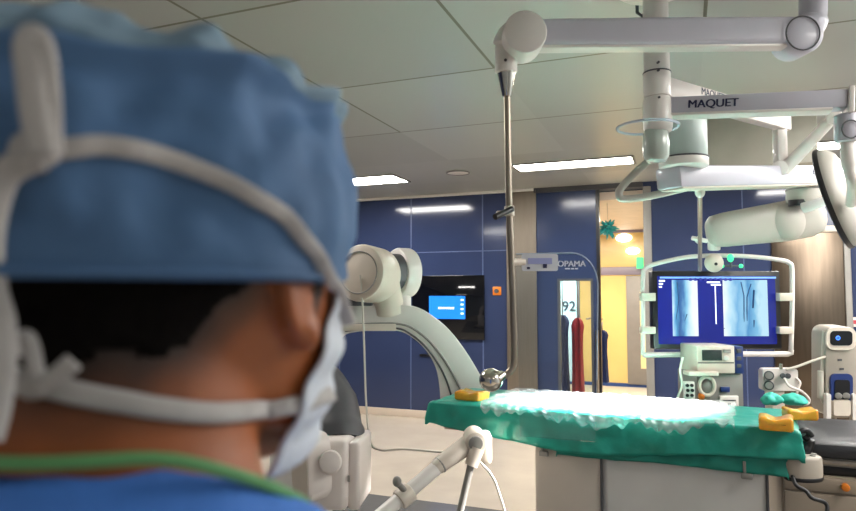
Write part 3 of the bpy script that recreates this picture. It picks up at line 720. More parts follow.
MB().ell(P(714, 263, 3.83), VA, (.055, .04, .055)).build('frame_pivot', 'warm', t)
MB().cyl(P(716, 264, 3.70), P(716, 264, 3.67), .009).build('pivot_screw', 'black', t)
fr = [P(643, 355, 3.86), P(643, 310, 3.86), P(643, 276, 3.86), P(646, 268, 3.86), P(655, 264, 3.86), P(685, 257.5, 3.86), P(715, 255.5, 3.86), P(750, 256.5, 3.86), P(780, 260, 3.86), P(789, 263, 3.86), P(792, 270, 3.86), P(792, 310, 3.86), P(791, 350, 3.86)]
fr2 = [P(791, 350, 3.86), P(791, 353, 3.86), P(788, 354, 3.86), P(715, 354, 3.86), P(646, 355, 3.86), P(643, 355, 3.86)]
MB().tube(spline(fr, 5), .013).build('carrier_frame', 'white', t)
MB().tube(fr2, .016).build('lower_bar', 'white', t)
for x_, s2 in ((649, 1), (649, 2), (787, 1), (787, 2)):
    mb = MB(); vbox(mb, x_-7, (293 if s2 == 1 else 327), x_+7, (301 if s2 == 1 else 334), 3.83, .05, .004); mb.build('frame_clamp', 'warm', t)
MB().tube([P(731, 268, 3.83), P(731, 261, 3.83)], .006).build('led_stem', 'dgrey', t)
MB().ell(P(730.5, 258, 3.82), VA, (.018, .018, .024)).build('green_lamp', 'green', t)
MB().tube([P(719, 266, 3.84), P(744, 266, 3.84)], .006).build('led_bar', 'dgrey', t)
for (x_, y_) in ((722, 266), (741, 266)): MB().ell(P(x_, y_, 3.82), VA, (.012, .012, .012)).build('green_lamp', 'green', t)
# thin rod with a cross handle, and the bent handle
MB().tube([P(700, 190, 3.2), P(700, 270, 3.78)], .011).build('hanging_rod', 'steel', t)
MB().ell(P(700, 192, 3.2), VA, (.024, .024, .03)).build('rod_cap', 'white', t)
mb = MB().tube([P(692, 238, 3.55), P(707, 241, 3.55)], .012); mb.ell(P(699, 240, 3.60), VA, (.022, .022, .022)); mb.build('rod_clamp', 'white', t)
pts = spline([P(650, 160, 3.15), P(636, 172, 3.12), P(622, 187, 3.1), P(619, 194, 3.1), P(624, 199, 3.1), P(650, 196, 3.12), P(690, 187, 3.2), P(705, 183, 3.25)], 6)
MB().tube(pts, .018).build('bent_handle', 'boom', t)
# ------------------------------------------------------------------ monitor
md = 3.89
t = thing('monitor', P(718, 350, md), 'wide black monitor showing two X-ray images', 'monitor')
mb = MB(); vbox(mb, 653, 271, 781, 349, md, .07, .008); mb.build('housing', 'black', t)
mb = MB(); vbox(mb, 658, 276, 776, 344, md-.004, .006)
scr = mb.build('screen', mat('screen_blue', '10185c', .15, emit='1a2590', estr=.45), t, False)
def xray_mat(name, flip):
    m = bpy.data.materials.new(name); m.use_nodes = True; nt = m.node_tree; b = nt.nodes['Principled BSDF']
    tc = nt.nodes.new('ShaderNodeTexCoord'); sx = nt.nodes.new('ShaderNodeSeparateXYZ'); nt.links.new(tc.outputs['Generated'], sx.inputs[0])
    n = nt.nodes.new('ShaderNodeTexNoise'); n.inputs['Scale'].default_value = 3; nt.links.new(tc.outputs['Generated'], n.inputs[0])
    ad = nt.nodes.new('ShaderNodeMath'); ad.operation = 'MULTIPLY_ADD'; nt.links.new(n.outputs['Fac'], ad.inputs[0]); ad.inputs[1].default_value = .35; nt.links.new(sx.outputs['X'], ad.inputs[2])
    r = nt.nodes.new('ShaderNodeValToRGB'); cr = r.color_ramp
    st = [(.15, 'c8ecf8'), (.3, '58a8d8'), (.45, '2a5c98'), (.55, '3a74b0'), (.68, '86c8e8'), (.85, 'c8e8f4'), (1.1, 'f0faff')] if not flip else [(.15, 'f0faff'), (.35, 'b0dcf0'), (.5, '70b0dc'), (.6, '8cc4e4'), (.72, '4a90c4'), (.9, '78b8dc'), (1.1, 'b8e0f0')]
    while len(cr.elements) < len(st): cr.elements.new(.5)
    for e, (p_, c_) in zip(cr.elements, st): e.position = p_; e.color = (*lin(c_), 1)
    nt.links.new(ad.outputs[0], r.inputs[0]); nt.links.new(r.outputs[0], b.inputs['Emission Color'])
    b.inputs['Emission Strength'].default_value = .8; b.inputs['Base Color'].default_value = (.02, .02, .03, 1); b.inputs['Roughness'].default_value = .15
    return m
def spanel(x0, y0, x1, y1, m, name='xray_image', dd=.007):
    mb = MB(); vbox(mb, x0, y0, x1, y1, md-dd, .003); return mb.build(name, m, scr, False)
spanel(672.5, 280, 698, 336, xray_mat('xray_a', False)); spanel(723.5, 280, 768, 336, xray_mat('xray_b', True))
boneM = mat('bone_line', '1d3a62', .3, emit='16304f', estr=.6)
mb = MB()
for pts, r_ in (([(687, 314), (684, 323), (681, 335)], .5), ([(677, 282), (679, 300), (676, 320)], .45), ([(741, 282), (744, 296), (744, 334)], .55), ([(751, 284), (747, 297), (747, 334)], .5), ([(754, 290), (753, 308)], .9), ([(754, 320), (753, 335)], .9), ([(724, 328), (728, 336)], 1.0)):
    mb.tube([P(x_, y_, md-.009) for x_, y_ in pts], S(r_, md), 8)
mb.build('bone_outline', boneM, scr)
spanel(658, 337.5, 776, 343.5, mat('status_bar', '2438b0', .2, emit='2a40c0', estr=.7), 'status_bar')
spanel(660, 276.7, 776, 278.5, mat('top_bar', '6c94d8', .2, emit='6c94d8', estr=.8), 'top_bar')
txm = mat('screen_text', 'e8f0ff', .3, emit='e8f0ff', estr=.9)
for (x0, y0, x1, y1) in ((659, 280, 665, 281.6), (659, 283, 663, 284.6), (659, 286, 662, 287.6), (660, 328, 662, 329.4), (660, 331, 663, 332.4), (659, 339, 665, 341.5), (670, 340, 677, 341), (686, 340, 698, 341), (718, 340, 724, 341), (740, 339, 748, 341.2), (707, 281.5, 720, 283), (711, 284, 721, 285.5), (715.3, 286, 716.2, 324), (713, 326, 717, 328), (713, 331, 721, 333), (716, 334, 720, 335.4)):
    mb = MB(); vbox(mb, x0, y0, x1, y1, md-.008, .002); mb.build('text_line', txm, scr, False)
mb = MB()
for k in range(9): mb.ell(P(690.5+5*k, 279.5, md-.010), VA, (S(2, md), .003, S(1.5, md)), 12, 6)
mb.build('toolbar_icons', mat('toolbar_icon', '1a2070', .3, emit='20289a', estr=.5), scr)
# ------------------------------------------------------------------ equipment behind the table
ed = 3.62
ct = P(718, 410, ed); tt = ct.z-.0
t = thing('equipment_trolley', (ct.x, ct.y, 0), 'grey trolley behind the table that carries the monitor stack', 'trolley')
cc = ct+FH*.17
MB().box(V((cc.x, cc.y, tt-.015)), VA, (.2, .19, .015), .006).build('top_shelf', 'grey', t)
MB().box(V((cc.x, cc.y, .25)), VA, (.2, .19, .012), .006).build('lower_shelf', 'grey', t)
for sx in (-1, 1):
    for sy in (-1, 1):
        q = cc+R*.17*sx+FH*.16*sy
        MB().cyl(V((q.x, q.y, .07)), V((q.x, q.y, tt-.02)), .013).build('post', 'steel', t)
        w_ = MB().cyl(V((q.x, q.y, .04))-R*.013, V((q.x, q.y, .04))+R*.013, .04, bevel=.006); w_.cyl(V((q.x, q.y, .05)), V((q.x, q.y, .08)), .01); w_.build('caster', 'dgrey', t)
u1 = thing('infusion_unit', P(720, 410, ed)+Z*.0, 'grey medical unit with coiled tube under the small patient monitor', 'medical unit')
mb = MB(); vbox(mb, 697, 374, 743.5, 409.6, ed, .28, .006); mb.build('housing', 'grey', u1)
mb = MB(); vbox(mb, 689, 372, 719, 376, ed-.07, .09, .004); mb.build('tray', 'warm', u1)
MB().torus(P(707, 386, ed-.03), R, Z, .042, .05, .010).build('tube_coil', 'warm', u1)
MB().ell(P(707, 387, ed-.01), VA, (.034, .02, .04)).build('coil_hub', 'grey', u1)
MB().ell(P(701.5, 396, ed-.03), VA, (.018, .015, .02)).build('orange_cap', 'orange', u1)
mb = MB(); vbox(mb, 721, 387, 730, 392, ed-.012, .02, .002); mb.build('blue_socket', 'navyp', u1)
mb = MB(); vbox(mb, 720, 396, 739, 409, ed-.016, .03, .004); fp = mb.build('front_plate', 'pink', u1)
mb = MB(); vbox(mb, 723, 400, 736, 401, ed-.019, .005); vbox(mb, 728, 403, 731, 406, ed-.019, .005); mb.build('plate_marks', 'dgrey', fp, False)
u2 = thing('patient_monitor', P(719, 373.6, ed), 'small grey patient monitor with dark display on top of the medical unit', 'patient monitor')
mb = MB(); vbox(mb, 697, 346, 735, 373.4, ed-.02, .24, .006); mb.build('housing', 'warm', u2)
mb = MB(); vbox(mb, 735.2, 346.5, 743.5, 373.4, ed-.01, .22, .003); sdp = mb.build('side_module', 'navyp', u2)
mb = MB()
for k in range(3): vbox(mb, 737, 349+7.5*k, 741.5, 353+7.5*k, ed-.014, .008, .001)
mb.build('module_keys', 'dgrey', sdp)
mb = MB(); vbox(mb, 702.5, 350, 722, 360.5, ed-.025, .01, .001); mb.build('display', 'lcd', u2)
MB().cyl(P(726.5, 358, ed-.04), P(726.5, 358, ed-.02), .014, bevel=.003).build('knob', 'pink', u2)
mb = MB(); vbox(mb, 724, 349.5, 731, 353, ed-.025, .008, .001); mb.build('keys', 'grey', u2)
mb = MB(); vbox(mb, 698, 362.3, 734, 363.4, ed-.022, .01); mb.build('front_seam', 'dgrey', u2)
u3 = thing('ampoule_rack', P(690, 412, ed-.1), 'narrow white perforated rack beside the grey medical unit', 'rack')
mb = MB(); vbox(mb, 685, 382, 695, 411, ed-.06, .03, .002); pl = mb.build('strip', 'white', u3)
mb = MB()
for k in range(5):
    for j in (0, 1):
        q = P(687.6+4.6*j+.5*(k % 2), 385.5+5*k, ed-.066); mb.cyl(q, q+FH*.01, .009, seg=12)
mb.build('holes', 'black', pl)
c = P(690, 411, ed-.05); MB().box(V((c.x+.02, c.y+.04, (tt+c.z)/2-.0)), VA, (.05, .04, .012), .003).build('foot', 'grey', u3)
# pale loose cable on the wall side
MB().tube(spline([P(683, 357, 3.55), P(680, 370, 3.55), P(682, 385, 3.55), P(677, 402, 3.55), P(676, 440, 3.55)], 6), .006, 8).build('hanging_cable', 'cable'); tag(bpy.data.objects['hanging_cable'], 'thin pale cable hanging from the monitor frame', 'cable')
# suction regulator panel
gd = 3.62
t = thing('suction_regulator', (P(781, 400, gd).x, P(781, 400, gd).y, 0), 'white gauge panel with two dials on a stand behind the table', 'suction regulator')
MB().prism(rbox_pts(763, 369, 798, 391, gd, 3), F*.05).build('panel', 'pink', t)
for y_ in (375.5, 385.5):
    g = MB().cyl(P(769, y_, gd-.02), P(769, y_, gd+.01), .026, bevel=.004).build('gauge', 'dgrey', t)
    MB().cyl(P(769, y_, gd-.022), P(769, y_, gd-.015), .019).build('dial', 'gaugef', g)
for x_ in (783, 788):
    MB().cyl(P(x_, 376, gd-.05), P(x_, 376, gd), .015, bevel=.003).build('connector', 'dgrey', t)
MB().cyl(P(781, 369, gd), P(781, 364, gd), .009).build('spigot', 'steel', t)
MB().tube(spline([P(784, 378, gd-.05), P(789, 386, gd-.07), P(801, 391, gd-.05), P(809, 399, gd-.03), P(807, 404, gd-.03), P(798, 402, gd-.03), P(797, 392, gd-.02), P(800, 383, gd-.02), P(796, 378, gd)], 7), .007, 10).build('hose', 'pink', t)
mb = MB(); vbox(mb, 772, 391, 785, 412, gd+.01, .08, .004); mb.build('stem', 'warm', t)
q = P(778, 411, gd+.05); MB().cyl(V((q.x, q.y, .02)), V((q.x, q.y, q.z+.01)), .02).build('pole', 'steel', t)
MB().cyl(V((q.x, q.y, 0)), V((q.x, q.y, .03)), .13, bevel=.01).build('foot_plate', 'grey', t)
# infusion pump tower
pd_ = 3.6
q = P(841, 420, pd_)+FH*.08
t = thing('pump_tower', (q.x, q.y, 0), 'tall pale pump unit with round-topped dark display and blue-rimmed opening', 'pump')
MB().prism(rbox_pts(826, 327, 857, 418, pd_, 9)[:], F*.14, .004).build('housing', 'pump', t)
hd = MB().prism(rbox_pts(826.5, 327.5, 856.5, 350, pd_-.012, 8), F*.012).build('head', 'warm', t)
ds = MB().prism(rbox_pts(830.5, 331, 852.5, 345.5, pd_-.016, 4), F*.006).build('display', 'blackgl', t)
MB().torus(P(838, 338, pd_-.017), R, Z, .009, .009, .004, 16).build('display_icon', mat('display_blue', '3a7af0', .3, emit='3a78f0', estr=.9), ds)
for x_, y_ in ((840, 360), (842, 369)):
    mb = MB(); vbox(mb, x_-2, y_-1, x_+2, y_+1, pd_-.004, .006, .0); mb.build('mark', 'dgrey', t, False)
MB().prism(rbox_pts(831, 374, 853, 402, pd_-.014, 5), F*.014).build('blue_frame', 'navyp', t)
MB().prism(rbox_pts(835, 380, 850, 401, pd_-.018, 3), F*.008).build('opening', 'black', t)
for x_ in (838.5, 846.5): MB().cyl(P(x_, 396, pd_-.035), P(x_, 396, pd_-.012), .018, bevel=.004).build('roller', 'grey', t)
MB().prism(rbox_pts(834, 400, 851, 416, pd_-.03, 3), F*.03).build('lower_tray', 'warm', t)
for x_ in (829, 855): MB().prism(rbox_pts(x_-2.2, 394, x_+2.2, 422, pd_-.03, 1.5), F*.03).build('side_foot', 'white', t)
MB().tube(spline([P(824, 331, pd_+.03), P(823, 352, pd_+.03), P(822, 371, pd_+.03), P(821, 390, pd_+.03), P(823, 402, pd_+.03), P(829, 406, pd_+.03)], 5), .009).build('side_tube', 'cable', t)
MB().tube([P(820.5, 371, pd_+.02), P(820.5, 398, pd_+.02)], .016).build('side_cylinder', 'cable', t)
MB().tube(spline([P(827, 356, pd_+.01), P(812, 361, pd_), P(796, 367, pd_), P(786, 369.5, pd_-.0)], 5), .007, 10).build('hose', 'cable', t)
MB().cyl(V((q.x, q.y, .02)), V((q.x, q.y, P(841, 416, pd_).z)), .022).build('pole', 'steel', t)
MB().cyl(V((q.x, q.y, 0)), V((q.x, q.y, .03)), .12, bevel=.01).build('foot_plate', 'grey', t)
# ------------------------------------------------------------------ C-arm
ca = 4.05
q = P(330, 480, 3.6)
t = thing('c_arm', (q.x, q.y, 0), 'white C-arm X-ray machine arching behind the surgeon to the table', 'X-ray machine')
outer = [(286, 420), (284, 390), (288, 360), (298, 335), (315, 318), (340, 308), (365, 304), (398, 304.5), (418, 308), (435, 318), (450, 331), (465, 350), (478, 371), (489, 392), (494, 408)]
inner = [(441, 408), (440, 392), (437, 372), (431, 358), (422, 346), (410, 336), (398, 331), (380, 330), (350, 333), (338, 340), (327, 355), (321, 372), (318, 395), (318, 420)]
oc = spline([V((x_, y_, 0)) for x_, y_ in outer], 3); ic = spline([V((x_, y_, 0)) for x_, y_ in inner], 3)
MB().prism([P(p.x, p.y, ca) for p in oc+ic], FH*.16, .006).build('arc', 'white', t)
mid = [P(p.x, p.y, ca-.006) for p in spline([V((x_, y_, 0)) for x_, y_ in ((345, 325), (380, 323.5), (399, 324), (412, 328), (427, 339), (440, 354), (451, 371), (460, 388), (465, 402))], 5)]
MB().tube(mid, .007, 8).build('arc_groove', 'grey', t)
inn = [P(p.x, p.y, ca-.004) for p in spline([V((x_, y_, 0)) for x_, y_ in ((345, 331), (375, 328.5), (397, 328.5), (409, 333), (424, 345), (437, 362), (447, 382), (453, 402))], 5)]
MB().tube(inn, .006, 8).build('arc_groove', 'dgrey', t)
mb = MB(); vbox(mb, 343, 324, 396, 331, ca-.02, .04, .006); mb.build('rail_cover', 'warm', t)
ax1 = (-R*.42-FH*.9+Z*.06).normalized()
c1 = P(367, 274, 3.95); MB().cyl(c1+ax1*.10, c1-ax1*.14, .172, bevel=.03, seg=40).build('motor_housing', 'warm', t)
MB().torus(c1+ax1*.101, ax1.orthogonal().normalized(), ax1.cross(ax1.orthogonal().normalized()), .125, .125, .004).build('housing_seam', 'grey', t)
MB().cyl(c1+ax1*.1+R*.06+Z*.03, c1+ax1*.106+R*.06+Z*.03, .012).build('screw', 'dgrey', t)
c2 = P(402, 273, 4.18); ax2 = (-R*.82-FH*.55).normalized()
MB().cyl(c2+ax2*.05, c2-ax2*.06, .16, bevel=.02, seg=40).build('motor_housing', 'white', t)
MB().cyl(P(396, 272, 4.12)+ax2*.06, P(396, 272, 4.12)-ax2*.04, .115, seg=32).build('belt', 'dgrey', t)
mb = MB().tube(spline([P(384, 285, 4.04), P(387, 296, 4.08), P(389, 308, 4.12)], 5), [.10, .10, .097, .095, .095, .095, .095, .097, .10, .105, .11], 24); mb.build('neck', 'warm', t)
mb = MB().tube([P(404, 294, 4.16), P(402, 310, 4.12)], [.045, .06], 20); mb.build('bracket', 'white', t)
mb = MB(); vbox(mb, 346, 293, 372, 306, 3.98, .1, .01); mb.build('connector_block', 'dgrey', t)
# detector end, below the mask
MB().tube(spline([P(303, 410, ca+.05), P(315, 385, 3.75), P(328, 400, 3.5), P(333, 430, 3.35), P(334, 445, 3.3)], 5), [.13]*6+[.14]*5+[.15]*5+[.16]*5, 24).build('detector_sleeve', 'dgrey', t)
a1 = (R*.995-FH*.1).normalized(); a2 = Z.cross(a1)
dc = P(334, 467, 3.22)
MB().box(dc, (a1, a2, Z), (.10, .16, .165), .03, 3).build('detector_box', 'pink', t)
MB().box(P(360, 468, 3.24), (a1, a2, Z), (.03, .155, .16), .02, 3).build('detector_plate', 'pink', t)
MB().box(P(354, 468, 3.25), (a1, a2, Z), (.02, .14, .15)).build('detector_gap', 'dgrey', t)
mb = MB(); vbox(mb, 347.5, 476, 350, 482, 3.058, .01); mb.build('detector_mark', 'grey', t, False)
ax = (-R*.72-FH*.66-Z*.05).normalized(); s_ = ax.cross(Z).normalized(); u_ = s_.cross(ax)
def stad(c, w_, h_, n=10):
    pts = []
    for k in range(4*n):
        a = 2*PI*k/(4*n); pts.append(c+s_*w_*math.copysign(abs(math.cos(a))**.55, math.cos(a))+u_*h_*math.copysign(abs(math.sin(a))**.55, math.sin(a)))
    return pts
kb = P(318, 464, 3.10)
MB().loft([stad(kb-ax*.02, .085, .155), stad(kb+ax*.085, .085, .155), stad(kb+ax*.10, .075, .145)]).build('collimator', 'pink', t)
MB().loft([stad(kb+ax*.099, .07, .138), stad(kb+ax*.104, .068, .136)]).build('collimator_face', 'warm', t)
MB().cyl(P(330, 462, 3.10), P(330, 462, 2.98), .06, .05, bevel=.012).build('detector_boss', 'pink', t)
# floor stand of the C-arm, behind the surgeon
q = P(303, 418, ca+.08)
MB().box(V((q.x, q.y, q.z/2-.0)), VA, (.17, .2, q.z/2), .04).build('stand', 'white', t)
MB().box(V((q.x, q.y, .06)), VA, (.35, .4, .06), .03).build('floor_base', 'grey', t)
MB().tube(spline([P(360, 275, 3.84), P(362, 295, 3.84), P(364, 340, 3.82), P(366, 400, 3.75), P(370, 440, 3.6), P(380, 450, 3.5), P(405, 449, 3.4), P(440, 452, 3.3), P(462, 452, 3.2)], 8), .006, 8).build('cable', 'cable', t)
# ------------------------------------------------------------------ tubular limb positioner at the foot end
t = thing('limb_positioner', P(455, 620, 3.1), 'jointed white tube support clamped to the foot end of the table', 'table support')
j = P(475, 441, 3.12); t.location = V((j.x-.05, j.y-.05, 0))
MB().cyl(j-FH*.05, j+FH*.12, .052, bevel=.012).build('joint', 'warm', t)
MB().cyl(j-FH*.062, j-FH*.045, .034, bevel=.006).build('joint_cap', 'grey', t)
MB().tube([P(473, 441, 3.14), P(438, 466, 3.04), P(437, 467, 3.04)], [.048, .038, .036]).build('upper_tube', 'warm', t)
MB().tube([P(441, 464, 3.05), P(372, 523, 2.86)], .033).build('lower_tube', 'white', t)
MB().torus(P(440, 465, 3.045), (P(441, 464, 3.05)-P(372, 523, 2.86)).orthogonal().normalized(), (P(441, 464, 3.05)-P(372, 523, 2.86)).cross((P(441, 464, 3.05)-P(372, 523, 2.86)).orthogonal()).normalized(), .035, .035, .005).build('tube_seam', 'grey', t)
a, b_ = P(409, 492, 2.96), P(402, 498, 2.94); d_ = (b_-a).normalized()
MB().cyl(a-d_*.01, b_+d_*.02, .046, bevel=.008).build('sleeve', 'warm', t)
MB().cyl(P(405, 491, 2.93), P(397, 482.5, 2.90), .014).build('knob_stem', 'grey', t)
MB().ell(P(397, 481.5, 2.9), VA, (.02, .02, .024)).build('knob', 'grey', t)
MB().tube([P(477, 448, 3.08), P(471, 466, 3.06)], [.036, .03]).build('strut_socket', 'warm', t)
b0 = P(471, 464, 3.06); b1 = P(449, 560, 3.0); k = b0.z/(b0.z-b1.z); b2 = b0+(b1-b0)*k
MB().tube([b0, b2], .017).build('strut', 'grey', t)
MB().cyl(V((b2.x, b2.y, 0)), V((b2.x, b2.y, .03)), .09, bevel=.01).build('strut_foot', 'dgrey', t)
mb = MB().box(P(484, 447, 3.16), VA, (.035, .05, .075), .02); mb.build('clamp_block', 'warm', t)
MB().tube(spline([P(480, 462, 3.08), P(492, 476, 3.06), P(499, 493, 3.06), P(506, 520, 3.05), P(508, 570, 3.05)], 7), .006, 8).build('cable', 'cable', t)
# ------------------------------------------------------------------ the surgeon
HEAD_D = .36
TH = 22
hc = P(182, 290, HEAD_D)
RH = Matrix.Rotation(math.radians(21.6-TH), 3, 'Z')
def B(x, y, z): return hc + RH @ V((x, y, z))
FZ = -hc.z
def ring(z, cy, a, b, n=40, p=1.0, bf=None):
    out = []
    for k in range(n):
        q = 2*PI*k/n; c_, s_ = math.cos(q), math.sin(q)
        bb = b if s_ < 0 or bf is None else bf
        out.append(B(a*math.copysign(abs(c_)**p, c_), cy+bb*math.copysign(abs(s_)**p, s_), z))
    return out
def lathe(mb, rows, p=1.0): return mb.loft([ring(*(r[:4]), p=p) for r in rows])
def bax(): return (RH @ X, RH @ Y, Z)
HEADR = [(-.122, .066, .016, .018), (-.114, .06, .032, .034), (-.098, .052, .045, .052), (-.075, .038, .056, .066), (-.05, .022, .064, .08), (-.025, .008, .069, .091), (.0, 0, .073, .097), (.03, -.004, .076, .101), (.06, -.006, .075, .099), (.085, -.008, .068, .089), (.105, -.01, .054, .072), (.118, -.01, .034, .046), (.124, -.01, .012, .016)]
HEADR = [(z_*(.84 if z_ < 0 else .83), r_[0]-.004, r_[1]*1.07, r_[2]*1.06) for z_, *r_ in HEADR]
def body_mesh():
    mb = MB(); lathe(mb, HEADR)
    lathe(mb, [(-.01, -.034, .060, .068), (-.045, -.036, .062, .068), (-.07, -.04, .064, .067), (-.09, -.042, .070, .067), (-.11, -.044, .084, .068), (-.135, -.045, .108, .072), (-.165, -.045, .15, .08), (-.2, -.045, .178, .09), (-.26, -.04, .185, .1), (-.36, -.035, .178, .11), (-.5, -.03, .155, .1), (-.62, -.03, .15, .098), (-.75, -.03, .165, .108), (-.86, -.03, .165, .105), (-.9, -.03, .14, .09)])
    for s in (-1, 1):
        mb.tube([B(.09*s, -.03, -.84), B(.1*s, -.02, -1.12), B(.1*s, -.04, -1.3), B(.1*s, -.045, FZ+.06)], [.088, .057, .055, .036], 20)
        mb.ell(B(.1*s, .02, FZ+.04), bax(), (.042, .125, .036))
        mb.tube([B(.15*s, -.045, -.23), B(.205*s, -.05, -.3), B(.245*s, -.05, -.52), B(.235*s, .06, -.6), B(.15*s, .2, -.58), B(.112*s, .232, -.576)], [.06, .053, .042, .037, .027, .024], 18)
        # ear
        e = B(.079*s, -.004, .006)
        exd = (RH @ V((.22*s, -.9, 0))).normalized(); ezd = (Z*.97+(RH @ V((0, -.22, 0)))).normalized(); exd = (exd-ezd*exd.dot(ezd)).normalized()
        mb.torus(e+exd*.008, exd, ezd, .015, .026, .0042, 28)
        mb.ell(e+exd*.005, (exd, exd.cross(ezd), ezd), (.015, .006, .026)); mb.ell(e-ezd*.028+exd*.002, bax(), (.009, .008, .011))
        # hand: palm, four fingers and a thumb, clasped in front
        pm = B(.105*s, .235, -.575); mb.ell(pm, bax(), (.042, .045, .02))
        for k, L in enumerate((.07, .08, .075, .058)):
            r0 = B((.085-.02*0)*s, .262-.019*k, -.565-.004*k)
            mb.tube([r0, r0+(RH @ V((-.5*L*s, .15*L, .05*L))), r0+(RH @ V((-.85*L*s, .1*L, -.25*L))), r0+(RH @ V((-1.0*L*s, .0, -.5*L)))], [.0095, .0088, .0082, .007], 10)
        mb.tube([B(.1*s, .215, -.555), B(.08*s, .225, -.53), B(.055*s, .235, -.522)], [.012, .0105, .0085], 10)
        mb.ell(B(.031*s, .084, .012), bax(), (.016, .013, .007))       # eyelids
    # nose, brow, lips, chin
    mb.tube([B(0, .088, .03), B(0, .104, .0), B(0, .118, -.028)], [.008, .010, .014], 14)
    mb.ell(B(.011, .108, -.03), bax(), (.009, .011, .008)); mb.ell(B(-.011, .108, -.03), bax(), (.009, .011, .008))
    mb.ell(B(0, .088, .03), bax(), (.05, .012, .009))
    mb.ell(B(0, .093, -.055), bax(), (.025, .012, .006)); mb.ell(B(0, .091, -.065), bax(), (.022, .012, .006))
    mb.ell(B(0, .086, -.09), bax(), (.022, .016, .016))
    mb.ell(B(.056, .03, -.058), bax(), (.010, .032, .018)); mb.ell(B(-.056, .03, -.058), bax(), (.010, .032, .018))
    return mb
def remeshed(mb, name, voxel, smooth_it=6):
    o = mb.build(name, 'black'); m = o.modifiers.new('r', 'REMESH'); m.mode = 'VOXEL'; m.voxel_size = voxel
    s = o.modifiers.new('s', 'SMOOTH'); s.iterations = smooth_it; s.factor = .5
    bpy.context.view_layer.update()
    me = bpy.data.meshes.new_from_object(o.evaluated_get(bpy.context.evaluated_depsgraph_get()))
    bpy.data.objects.remove(o); me.shade_smooth(); return me
RHI = RH.transposed()
def loc(p): return RHI @ (p-hc)
def smooth01(a, b, x): t = max(0, min(1, (x-a)/(b-a))); return t*t*(3-2*t)
def hairline(q):
    """height of the lower hair edge by azimuth in degrees from the back of the head (0) to the face (180)"""
    pts = [(0, -.045), (30, -.043), (50, -.036), (64, -.018), (76, .0), (88, .012), (98, .018), (104, -.012), (112, -.018), (118, .02), (180, .06)]
    for (a, x), (b, y) in zip(pts, pts[1:]):
        if a <= q <= b: return x+(y-x)*(q-a)/(b-a)
    return .06
def hairness(p):
    q = abs(math.degrees(math.atan2(p.x, -(p.y+.012)))); h_ = hairline(q)+.007*noise.noise(p*60)
    return smooth01(h_-.022, h_+.02, p.z)
me = body_mesh(); me = remeshed(me, 'person_t', .0042)
att = me.color_attributes.new('stubble', 'FLOAT_COLOR', 'POINT'); buf = []
for i, v in enumerate(me.vertices):
    p = loc(v.co); h_ = hairness(p) if p.z > -.12 else 0
    if abs(p.x) > .078 and abs(p.y) < .05: h_ *= .15
    h_ = h_**.6; buf += (h_, h_, h_, 1)
att.data.foreach_set('color', buf)
skin = mat('skin', '9c5528', .5, var=.10, scale=30, sss=.12, bump=.04, bscale=300)
nt = skin.node_tree; b = nt.nodes['Principled BSDF']; srcl = b.inputs['Base Color'].links[0].from_socket
vc = nt.nodes.new('ShaderNodeVertexColor'); vc.layer_name = 'stubble'; mx = nt.nodes.new('ShaderNodeMix'); mx.data_type = 'RGBA'
nt.links.new(vc.outputs['Color'], mx.inputs['Factor']); nt.links.new(srcl, mx.inputs['A']); mx.inputs['B'].default_value = (.010, .007, .006, 1)
nt.links.new(mx.outputs['Result'], b.inputs['Base Color'])
per = thing('person', (hc.x, hc.y, 0), 'person in a blue scrub cap, white face mask and blue gown, seen from behind', 'person')
bm = bmesh.new(); bm.from_mesh(me); bvh = BVHTree.FromBMesh(bm)
hb = bmesh.new(); vm = {}
for f in bm.faces:
    c = loc(f.calc_center_median())
    if c.z > -.08 and c.z < .06 and hairness(c) > .93 and not (abs(c.x) > .0755 and -.045 < c.y < .035):
        vs = []
        for v in f.verts:
            if v.index not in vm:
                h_ = hairness(loc(v.co)); vm[v.index] = hb.verts.new(v.co+v.normal*(.0005+.0045*smooth01(.9, 1, h_)*(1+.12*noise.noise(v.co*120))))
            vs.append(vm[v.index])
        hb.faces.new(vs)
mb = MB(); mb._merge(hb); mb.build('hair', mat('hair', '0c0908', .85, var=.3, scale=90, bump=.3, bscale=220, spec=.08), per, ang=180)
bmesh.ops.translate(bm, vec=-per.location, verts=bm.verts); bm.to_mesh(me)
me.materials.clear(); me.materials.append(skin); me.name = 'body'
bo = bpy.data.objects.new('body', me); COL.objects.link(bo); bo.parent = per
for s in (-1, 1):
    e_ = MB().ell(B(.031*s, .0885, .013), bax(), (.0115, .0105, .0052)).build('eye', mat('eye_white', 'd8d2cc', .2), per)
    MB().ell(B(.0305*s, .0975, .013), bax(), (.0046, .0026, .0042), 16, 10).build('iris', mat('dark_iris', '1c120c', .2), e_)
    MB().tube([B(.014*s, .101, .031), B(.03*s, .098, .035), B(.046*s, .088, .031)], [.003, .0036, .002], 8).build('eyebrow', mat('eyebrow_hair', '120c0a', .8), per)
